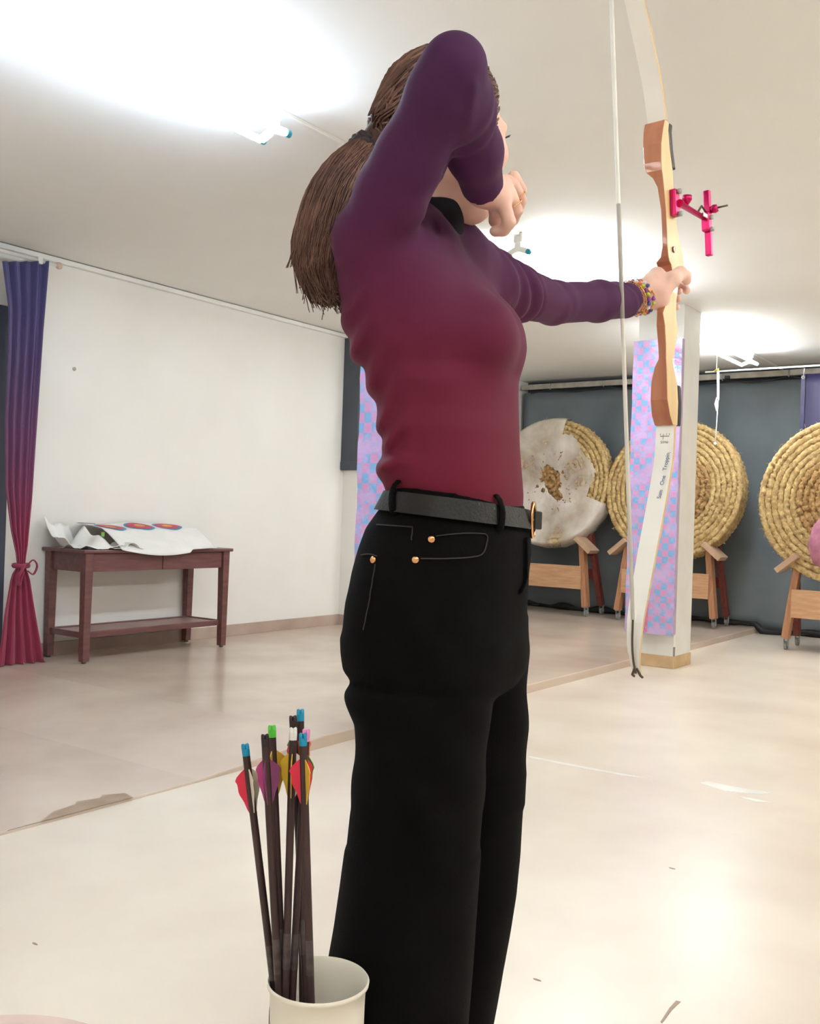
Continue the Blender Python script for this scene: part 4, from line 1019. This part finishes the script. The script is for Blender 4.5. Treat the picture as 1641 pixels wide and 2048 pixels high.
# --- skin: one body, head and hands showing
HD = pt(889, 265, 1.425); PSI = math.radians(46)
fd = np.array([math.sin(PSI), math.cos(PSI), -0.06]); fd /= np.linalg.norm(fd); sd = np.cross(fd, [0, 0, 1.0]); sd /= np.linalg.norm(sd); ud = np.cross(sd, fd)
def hd(f, s, u): return HD+fd*f+sd*s+ud*u          # sd: her right side (towards the camera)
HA = np.array([fd, sd, ud])
bd = SDF((-0.30, -0.36, 0.0), (0.64, 0.80, 1.72), 0.0034)
bd.ell(hd(-0.004, 0, 0.016), HA, (0.089, 0.073, 0.085), 0)
bd.ell(hd(0.030, 0, -0.030), HA, (0.064, 0.060, 0.085), 0.03)
bd.ell(hd(0.062, 0, -0.088), HA, (0.026, 0.030, 0.026), 0.03)          # chin
for s in (-1, 1):
    bd.cone(hd(0.055, s*0.020, -0.092), hd(-0.010, s*0.050, -0.055), 0.020, 0.020, 0.025)   # jaw
    bd.ell(hd(0.070, s*0.036, -0.020), HA, (0.020, 0.022, 0.020), 0.02)                       # cheek
    bd.ell(hd(0.088, s*0.030, 0.008), HA, (0.014, 0.016, 0.011), 0.006, cut=True)             # eye socket
    bd.cone(hd(0.082, s*0.012, 0.025), hd(0.074, s*0.046, 0.022), 0.010, 0.008, 0.012)        # brow
    bd.ell(hd(0.078, s*0.031, 0.007), HA, (0.0145, 0.0155, 0.012), 0.005)                     # lid
    bd.ell(hd(-0.010, s*0.074, -0.010), HA, (0.018, 0.008, 0.028), 0.008); bd.ell(hd(-0.004, s*0.082, -0.008), HA, (0.008, 0.006, 0.016), 0.004, cut=True)
bd.chain([hd(0.088, 0, 0.012), hd(0.101, 0, -0.012), hd(0.110, 0, -0.030)], [0.007, 0.008, 0.010], 0.010)
for s in (-1, 1): bd.ell(hd(0.098, s*0.010, -0.032), HA, (0.010, 0.008, 0.007), 0.006)
bd.ell(hd(0.088, 0, -0.058), HA, (0.010, 0.022, 0.006), 0.008); bd.ell(hd(0.086, 0, -0.069), HA, (0.010, 0.019, 0.006), 0.008)
bd.ell(hd(0.100, 0, -0.0635), HA, (0.008, 0.020, 0.0016), 0.003, cut=True)
bd.cone(hd(-0.015, 0, -0.05), cB_, 0.050, 0.047, 0.02); bd.cone(cB_, cA_, 0.047, 0.046, 0.01)
# hidden trunk and legs carry the clothes
bd.cone(cA_, pt(850, 580, 1.42), 0.045, 0.07, 0.02); bd.cone(pt(850, 580, 1.42), pt(905, 1000, 1.40), 0.07, 0.06, 0.02); bd.cone(pt(905, 1000, 1.40), pt(880, 1200, 1.40), 0.06, 0.08, 0.02)
bd.chain([pt(840, 1230, 1.36), pt(835, 1650, 1.33), np.array([pt(835, 1650, 1.33)[0]-0.02, pt(835, 1650, 1.33)[1], 0.09])], [0.07, 0.05, 0.035], 0.03)
bd.chain([pt(930, 1230, 1.46), pt(925, 1650, 1.53), np.array([pt(925, 1650, 1.53)[0]-0.02, pt(925, 1650, 1.53)[1]+0.02, 0.09])], [0.07, 0.05, 0.035], 0.03)
bd.chain([pt(840, 560, 1.40), sR, eR, wR], [0.04, 0.03, 0.024, 0.021], 0.015)
bd.chain([pt(870, 570, 1.45), sL, eL, wL], [0.04, 0.032, 0.027, 0.024], 0.015)
# drawing hand, relaxed after release
def fing(pts, r0, r1, k=0.002):
    n = len(pts); bd.chain(pts, [r0+(r1-r0)*i/(n-1) for i in range(n)], k)
pal = pt(998, 386, 1.355)
bd.cone(wR, pal, 0.022, 0.022, 0.012); bd.cone(wR, pt(1003, 400, 1.335), 0.020, 0.016, 0.012); bd.cone(wR+np.array([0.006, 0, 0.002]), pt(1012, 372, 1.385), 0.017, 0.016, 0.012)
fing([pt(1006, 402, 1.330), pt(1019, 444, 1.335), pt(1008, 461, 1.35), pt(990, 463, 1.355)], 0.0105, 0.0078)       # little-finger side, nearest
fing([pt(1020, 386, 1.352), pt(1034, 420, 1.362), pt(1027, 440, 1.38), pt(1010, 446, 1.39)], 0.0098, 0.0074)
fing([pt(1027, 369, 1.374), pt(1042, 400, 1.39), pt(1036, 422, 1.41), pt(1018, 430, 1.42)], 0.0098, 0.0074)
fing([pt(1028, 354, 1.396), pt(1043, 380, 1.418), pt(1038, 402, 1.44), pt(1020, 410, 1.45)], 0.0095, 0.0072)
fing([pt(992, 400, 1.345), pt(996, 425, 1.355), pt(993, 440, 1.368), pt(1002, 452, 1.378)], 0.0130, 0.0098)       # thumb
# bow hand on the grip: thumb along the near side, fingers round the far side
GB = np.array([s0[0], s0[1], 0])-OFF
def gp(a, s, py): return GB+bw(a, s, atc(1335, py, 2.08)[2])
bd.cone(wL, gp(0.150, -0.010, 585), 0.024, 0.025, 0.012); bd.cone(wL, gp(0.160, 0.004, 606), 0.021, 0.020, 0.012)
bd.cone(gp(0.150, -0.010, 585), gp(0.172, -0.004, 556), 0.025, 0.019, 0.012); bd.cone(gp(0.160, 0.004, 604), gp(0.165, 0.002, 570), 0.021, 0.020, 0.012)
fing([gp(0.158, 0.012, 592), gp(0.176, 0.030, 566), gp(0.200, 0.036, 551), gp(0.228, 0.034, 550), gp(0.246, 0.030, 556)], 0.0185, 0.0095, 0.008)      # thumb
fing([gp(0.180, -0.024, 556), gp(0.222, -0.030, 552), gp(0.262, -0.012, 556), gp(0.268, 0.012, 564), gp(0.262, 0.022, 572)], 0.0125, 0.0085)          # index finger
fing([gp(0.176, -0.026, 570), gp(0.215, -0.034, 569), gp(0.238, -0.020, 571), gp(0.239, 0.004, 574), gp(0.236, 0.016, 577)], 0.0105, 0.0080)
fing([gp(0.174, -0.026, 586), gp(0.212, -0.034, 586), gp(0.232, -0.020, 588), gp(0.233, 0.004, 591), gp(0.231, 0.016, 594)], 0.0102, 0.0078)
fing([gp(0.172, -0.024, 600), gp(0.208, -0.032, 602), gp(0.227, -0.018, 605), gp(0.228, 0.004, 608), gp(0.226, 0.014, 611)], 0.0095, 0.0074)
body = bd.mesh('body', SKIN, person, 1); body['label'] = 'fair skin of face, neck and hands'
del bd
for s in (-1, 1):
    e = MB().sphere(hd(0.0775, s*0.031, 0.007), 0.0135).build('eye', EYEW, person, smooth=True); MB().sphere(hd(0.0865, s*0.031, 0.007), 0.0062).build('iris', IRIS, e, smooth=True)
    mb = MB()
    for i in range(9):
        q = hd(0.088-0.010*abs(i-4)/4*0.5, s*(0.018+0.0036*i), 0.010+0.002*math.sin(i/8*math.pi)); mb.tube([q, q+fd*0.007+ud*0.004, q+fd*0.010+ud*0.008], [0.0011, 0.0008, 0.0004], 4)
    mb.build('eyelashes', LASH, e)
    MB().tube(spline([hd(0.090, s*0.012, 0.026), hd(0.088, s*0.030, 0.034), hd(0.074, s*0.050, 0.029)], 10), [0.002]+[0.0036]*8+[0.0015], 6, flat=0.6).build('eyebrow', HAIR, person, smooth=True)
MB().tube(spline([hd(0.090, -0.022, -0.0625), hd(0.100, 0, -0.056), hd(0.090, 0.022, -0.0625)], 12), [0.001]+[0.0042]*10+[0.001], 8).build('lips', LIPS, person, smooth=True)

# --- hair
hs = SDF((-0.30, -0.25, 1.20), (0.16, 0.22, 1.72), 0.004)
hs.ell(hd(-0.010, 0, 0.020), HA, (0.095, 0.082, 0.092), 0)
hs.ell(hd(-0.032, 0, -0.005), HA, (0.068, 0.076, 0.075), 0.02)
tie = pt(737, 297, 1.375)
hs.cone(hd(-0.070, 0.01, -0.005), tie, 0.050, 0.019, 0.025)
cutf = hd(0.040, 0, 0.060); nf = fd*0.90-ud*0.44; nf /= np.linalg.norm(nf)
hs.put(halfspace(cutf, nf), cutf-0.3, cutf+0.3, 0, cut=True)
nk = hd(-0.02, 0, -0.062); nk_n = -ud*0.9+fd*0.44
hs.put(halfspace(nk, nk_n), nk-0.2, nk+0.2, 0, cut=True)
TAIL = [pt(733, 305, 1.37), pt(708, 335, 1.355), pt(682, 375, 1.345), pt(662, 425, 1.34), pt(648, 480, 1.34), pt(643, 530, 1.345), pt(655, 575, 1.35), pt(672, 596, 1.35)]
hs.chain(TAIL, [0.016, 0.024, 0.032, 0.034, 0.034, 0.030, 0.022, 0.008], 0.02, squash=(np.array([0, 1.0, 0]), 1.15))
def hair_out(p, lift):
    """push a strand point out to the hair surface"""
    for _ in range(4):
        q = (p-hs.lo)/hs.h; i = np.clip(q.astype(int), 1, hs.n-3); fr = np.clip(q-i, 0, 1); d = 0.0
        for c in np.ndindex(2, 2, 2): d += float(hs.D[i[0]+c[0], i[1]+c[1], i[2]+c[2]])*np.prod([fr[k] if c[k] else 1-fr[k] for k in range(3)])
        g = np.array([hs.D[i[0]+1, i[1], i[2]]-hs.D[i[0]-1, i[1], i[2]], hs.D[i[0], i[1]+1, i[2]]-hs.D[i[0], i[1]-1, i[2]], hs.D[i[0], i[1], i[2]+1]-hs.D[i[0], i[1], i[2]-1]], float)
        n = np.linalg.norm(g)
        if d > lift or n < 1e-6 or d > 0.5: break
        p = p+g/n*min(lift-d, 0.02)
    return p
hair = hs.mesh('hair', HAIR, person, 2); hair['label'] = 'straight brown hair drawn back into a ponytail'
mb = MB()
rg = np.random.default_rng(3)
for i in range(900):
    th_ = rg.uniform(-1.9, 1.9); f0 = 0.022+rg.normal(0, 0.010); s_, u_ = math.sin(th_)*0.08, math.cos(th_)*0.08
    v0 = np.array([f0/0.095*1.2, s_/0.082, u_/0.092]); tv = tie-hd(-0.010, 0, 0.020); v1 = np.array([tv@fd/0.095, tv@sd/0.082+rg.normal(0, 0.12), tv@ud/0.092+rg.normal(0, 0.08)])
    v0 /= np.linalg.norm(v0); v1 /= np.linalg.norm(v1); pts = []
    for t in np.linspace(0, 1, 9):
        v = v0*(1-t)+v1*t; v /= np.linalg.norm(v); lift = 1.005+rg.uniform(0, 0.01)*math.sin(t*3.1)
        pts.append(hd(-0.010+v[0]*0.095*lift, v[1]*0.082*lift, 0.020+v[2]*0.092*lift))
    lf = rg.uniform(0.0005, 0.0045); pts = [hair_out(p, lf) for p in pts]; pts.append(tie+rg.normal(0, 0.006, 3))
    mb.use((HAIR, HAIR2, HAIR3)[rg.integers(0, 3)]).tube(spline(pts, 18), 0.0018, 3, caps=False)
for i in range(1300):
    a = rg.uniform(0, 2*math.pi); rr = 0.55+0.55*rg.random(); wv = rg.uniform(0, 6); n = rg.integers(6, 9); pts = []
    rad = [0.015, 0.026, 0.034, 0.037, 0.038, 0.036, 0.030, 0.024]
    for k in range(8):
        p = TAIL[k]; pts.append(p+np.array([math.cos(a)*rad[k]*rr+0.003*math.sin(wv+k), math.sin(a)*rad[k]*0.85*rr, (0.25*math.sin(a)*rad[k]-0.012*(k == 7)*rg.random())])+(rg.normal(0, 0.006, 3) if k == 7 else 0))
    lf = rg.uniform(0.0, 0.004); pts = [hair_out(p, lf) if k < 7 else p for k, p in enumerate(pts)]; pts = pts[:n] if n < 8 else pts
    if rg.random() < 0.12: pts[-1] = pts[-1]+np.array([-0.016*rg.random(), 0, -0.004])
    mb.use((HAIR, HAIR2, HAIR3)[rg.integers(0, 3)]).tube(spline(pts, 12), np.linspace(0.0013, 0.0006, 12), 3, caps=False)
st_ = mb.build('hair_strands', None, hair, smooth=True); st_['kind'] = 'stuff'
ax_ = TAIL[1]-tie; ax_ /= np.linalg.norm(ax_); e1 = np.cross(ax_, [0, 1, 0]); e1 /= np.linalg.norm(e1); e2 = np.cross(ax_, e1)
for q in (0.0, 0.010): MB().tube([tie+ax_*q+(e1*math.cos(t)+e2*math.sin(t))*(0.021+0.002*math.sin(9*t)) for t in np.linspace(0, 2*math.pi, 40)[:-1]], 0.0062, 8, closed=True).build('hair_tie', SCRUN, person, smooth=True)

# --- trousers
BZ0 = pt(770, 972, 1.33)[2]; BZX = pt(770, 972, 1.33)[0]; BSL = (pt(1048, 1010, 1.42)[2]-BZ0)/(pt(1048, 1010, 1.42)[0]-BZX)
tp = SDF((-0.26, -0.32, 0.0), (0.26, 0.40, 1.10), 0.0045)
HIPS = rows_px([(940, 782, 1044, 1.40, 0.130), (1000, 777, 1048, 1.40, 0.135), (1030, 754, 1054, 1.40, 0.141), (1060, 732, 1062, 1.40, 0.148), (1100, 717, 1064, 1.40, 0.156), (1150, 702, 1058, 1.40, 0.164), (1200, 692, 1055, 1.40, 0.170), (1250, 687, 1056, 1.40, 0.174), (1300, 689, 1056, 1.40, 0.17), (1335, 700, 1052, 1.40, 0.15), (1365, 735, 1035, 1.40, 0.115), (1385, 790, 1000, 1.41, 0.07)])
tp.loft(HIPS, TH, 0, 2.2, top=(BZ0+0.001, BSL, BZX))
NEAR = rows_px([(1290, 692, 990, 1.345, 0.09), (1340, 694, 985, 1.335, 0.092), (1366, 705, 984, 1.335, 0.09), (1378, 697, 983, 1.33, 0.092), (1392, 689, 982, 1.33, 0.094), (1410, 692, 981, 1.33, 0.094), (1450, 708, 979, 1.33, 0.092), (1520, 707, 975, 1.33, 0.094), (1600, 702, 968, 1.325, 0.097),
     (1700, 691, 960, 1.32, 0.10), (1770, 680, 955, 1.32, 0.104), (1850, 666, 950, 1.315, 0.108), (1930, 649, 946, 1.31, 0.112), (2060, 622, 938, 1.30, 0.118)], math.radians(15))
z_, cx_, cy_, rf_, rs_ = NEAR[-1]; NEAR.append((0.015, cx_-0.02, cy_, rf_+0.012, rs_+0.01))
FAR = rows_px([(1230, 800, 1054, 1.46, 0.09), (1290, 804, 1056, 1.475, 0.09), (1400, 810, 1057, 1.50, 0.09), (1500, 812, 1056, 1.52, 0.092), (1600, 810, 1051, 1.53, 0.094), (1700, 806, 1045, 1.54, 0.095), (1780, 798, 1036, 1.54, 0.096), (1850, 788, 1023, 1.54, 0.097), (1930, 774, 1006, 1.54, 0.098), (2050, 752, 984, 1.54, 0.10)], math.radians(15))
z_, cx_, cy_, rf_, rs_ = FAR[-1]; FAR.append((0.015, cx_-0.035, cy_, rf_+0.005, rs_+0.01))
tp.loft(NEAR, math.radians(15), 0.03, 2.1); tp.loft(FAR, math.radians(15), 0.012, 2.1)
def wr_(X, Y, Z): return 0.0018*np.sin(60*Z+25*X+6*np.sin(9*X))*np.clip((0.95-Z)*6, 0, 1)*(Z > 0.6)+0.0025*np.sin(38*X+7*Z)*(Z < 0.55)
tp.displace(wr_, (-0.26, -0.32, 0.0), (0.26, 0.4, 1.0))
tr_ = tp.mesh('trousers', DENIM, person, 2); tr_['label'] = 'black wide-leg denim trousers'
del tp
# belt following the waist
HR = np.array(sorted(HIPS))
def waist(phi, z, off=0.0, n=2.2):
    cx, cy, rf, rs = [np.interp(z, HR[:, 0], HR[:, i]) for i in (1, 2, 3, 4)]
    c, s = math.cos(phi), math.sin(phi); k = (abs(c)**n+abs(s)**n)**(-1/n); u, v = (rf+off)*c*k, (rs+off)*s*k
    return np.array([cx+u*math.cos(TH)+v*math.sin(TH), cy-u*math.sin(TH)+v*math.cos(TH), z])
def on_belt(phi, dz, off):
    z = BZ0
    for _ in range(5): p = waist(phi, z, off); z = BZ0+BSL*(p[0]-BZX)+dz
    return waist(phi, z, off)
BH = 0.0295; nb_ = 160; prof = [(-BH-0.004, 0.0035), (-BH-0.004, 0.0072), (-0.006, 0.0072), (-0.006, 0.0035)]
V = []; Fc = []
for i in range(nb_):
    for dz_, of in prof: V.append(on_belt(2*math.pi*i/nb_, dz_, of))
for i in range(nb_):
    for j in range(4): Fc.append((i*4+j, ((i+1) % nb_)*4+j, ((i+1) % nb_)*4+(j+1) % 4, i*4+(j+1) % 4))
belt = MB().add(V, Fc).build('belt', LEATHER, person, smooth=True, auto=50)
def surf(px, py, dz_off=0.0, off=0.0):
    """nearest point of the waist and hips seen at a place on the photo side of the body"""
    best = None
    for ph in np.linspace(0, 2*math.pi, 720):
        z = pt(px, py, 1.3)[2]
        for _ in range(2):
            p = waist(ph, z, off); z = pt(px, py, p[1]+BY)[2]
        p = waist(ph, z, off); q = pt(px, py, p[1]+BY); e = abs(q[0]-p[0])+0.15*(p[1]-(-0.2))*0.02
        if p[1] > 0.03: continue
        if best is None or e < best[0]: best = (e, p, ph)
    return best[1], best[2]
def nrm_at(ph, z):
    a, b = waist(ph-0.02, z), waist(ph+0.02, z); t = b-a; n = np.array([t[1], -t[0], 0]); n /= np.linalg.norm(n); c = np.array([np.interp(z, HR[:, 0], HR[:, 1]), np.interp(z, HR[:, 0], HR[:, 2]), z])
    return n if np.dot(n, waist(ph, z)-c) > 0 else -n
for px, py0, py1 in ((800, 962, 1028), (990, 990, 1062)):
    pts = []
    for q in np.linspace(py0, py1, 9):
        p, ph = surf(px-(q-py0)*0.12 if px < 900 else px+(q-py0)*0.06, q, off=0.0)
        k = math.sin((q-py0)/(py1-py0)*math.pi)**0.5; pts.append(p+nrm_at(ph, p[2])*(0.002+0.009*k))
    MB().tube(pts, 0.0062, 8, flat=0.35).build('belt_loop', DENIM, tr_, smooth=True)
for px, py in ((951, 1008), (980, 1017), (1005, 1025), (1030, 1034)):
    p, ph = surf(px, py); n_ = nrm_at(ph, p[2]); MB().tube([p+n_*0.0068, p+n_*0.0079], 0.0022, 10).build('punch_hole', P_BLK, belt)
# buckle at the front
pb, ph = surf(1054, 1036); 
best = min(np.linspace(-0.9, 0.9, 200), key=lambda a: abs(on_belt(a, -0.02, 0.005)[0]-pt(1060, 1036, on_belt(a, -0.02, 0.005)[1]+BY)[0]))
bc = on_belt(best, -0.020, 0.010); bt = on_belt(best+0.05, -0.02, 0.01)-on_belt(best-0.05, -0.02, 0.01); bt /= np.linalg.norm(bt)
up = np.array([0, 0, 1.0])
bkl = MB().tube([bc+bt*0.017*math.cos(t)+up*0.025*math.sin(t) for t in np.linspace(0, 2*math.pi, 40)[:-1]], 0.0026, 8, closed=True).build('buckle', GOLD, belt, smooth=True)
MB().tube([bc-bt*0.017, bc+bt*0.017], 0.002, 8).build('prong', GOLD, bkl, smooth=True)
nb2 = np.cross(bt, up); nb2 = nb2 if np.dot(nb2, bc-waist(best, bc[2], -0.05)) > 0 else -nb2
MB().beam(bc+nb2*0.002-bt*0.006, bc+nb2*0.006+bt*0.040, 0.027, 0.004, nb2).build('belt_end', LEATHER, belt, bevel=0.002)
# rivets and stitched pockets
for px, py in ((863, 1079), (832, 1120), (748, 1120)):
    p, ph = surf(px, py); n_ = nrm_at(ph, p[2])
    MB().tube([p-n_*0.002, p+n_*0.0022, p+n_*0.0036], [0.0050, 0.0050, 0.0030], 14).build('rivet', GOLD, tr_, smooth=True)
def stitch(pts, n=26):
    Q = spline([(a, b, 0) for a, b in pts], n); W = []
    for q in Q: p, ph = surf(q[0], q[1]); W.append(p+nrm_at(ph, p[2])*0.0012)
    MB().tube(W, 0.0009, 5).build('pocket_seam', STITCH, tr_)
stitch([(872, 1072), (920, 1067), (960, 1067), (974, 1072), (970, 1098), (955, 1112), (900, 1117), (842, 1117)])
stitch([(724, 1110), (740, 1108), (756, 1112)], 8)
stitch([(752, 1128), (742, 1190), (728, 1260)], 10)
stitch([(755, 1049), (800, 1052), (826, 1054)], 10)
stitch([(826, 1056), (824, 1080)], 5)
fz = []
for q in np.linspace(0, 1, 8):
    py = 1075+q*110; px = 1058-22*q+14*math.sin(q*3.1); p, ph = surf(min(px, 1050), py); fz.append(p+nrm_at(ph, p[2])*0.003)
MB().tube(fz, 0.004, 6, flat=0.5).build('fly_flap', DENIM, tr_, smooth=True)
# shoes
for (c, nm) in ((NEAR[-1], 0), (FAR[-1], 1)):
    q = SDF((c[1]-0.2, c[2]-0.2, 0.0), (c[1]+0.25, c[2]+0.2, 0.14), 0.005); fx = np.array([math.cos(TH), -math.sin(TH), 0])
    b0 = np.array([c[1], c[2], 0.045]); q.cone(b0-fx*0.06, b0+fx*0.03, 0.036, 0.042, 0); q.cone(b0+fx*0.03, b0+fx*0.13-np.array([0, 0, 0.012]), 0.042, 0.030, 0.02); q.cone(b0-fx*0.03, b0-fx*0.02+np.array([0, 0, 0.06]), 0.036, 0.036, 0.02)
    q.put(lambda X, Y, Z: (Z-0.006)+0*X+0*Y, (c[1]-0.2, c[2]-0.2, 0), (c[1]+0.25, c[2]+0.2, 0.02), 0, cut=True)
    q.mesh('shoe', SHOE, person, 1)
# --- jewellery
for i, (px, py, d) in enumerate(((1266, 594, 2.045), (1274, 592, 2.05), (1283, 591, 2.055))):
    c0 = pt(px, py+3, d); a_ = (kL-wL)/np.linalg.norm(kL-wL); e1 = np.cross(a_, [0, 0, 1]); e1 /= np.linalg.norm(e1); e2 = np.cross(a_, e1); R_ = 0.0350
    br = empty('bracelet', (0, 0, 0)); br.parent = person; br['label'] = ('gold chain bracelet', 'colourful bead bracelet', 'white and gold bead bracelet')[i]
    n = 22
    for k in range(n):
        t = 2*math.pi*k/n; c1 = c0+(e1*math.cos(t)+e2*math.sin(t))*R_
        if i == 0 or (i == 2 and k % 3 == 0):
            tg = -e1*math.sin(t)+e2*math.cos(t); rd_ = e1*math.cos(t)+e2*math.sin(t); al_ = a_ if k % 2 else rd_
            MB().tube([c1+tg*0.0062*math.cos(q)+al_*0.0045*math.sin(q) for q in np.linspace(0, 2*math.pi, 11)[:-1]], 0.0014, 6, closed=True).build('link', GOLD, br, smooth=True)
        else:
            MB().sphere(c1, 0.0048, 8, 6).build('bead', BEADS[(k*7+i) % 4 if i == 2 else k % 5], br, smooth=True)
for (p, r_) in ((pt(1028, 408, 1.356), 0.0118), (pt(1036, 392, 1.378), 0.0116)):
    dd = pt(1031, 418, 1.36)-pt(1018, 388, 1.35); dd /= np.linalg.norm(dd); e1 = np.cross(dd, [0, 1, 0]); e1 /= np.linalg.norm(e1); e2 = np.cross(dd, e1)
    MB().tube([p+(e1*math.cos(t)+e2*math.sin(t))*r_ for t in np.linspace(0, 2*math.pi, 24)[:-1]], 0.0012, 6, closed=True).build('finger_ring', GOLD, person, smooth=True)
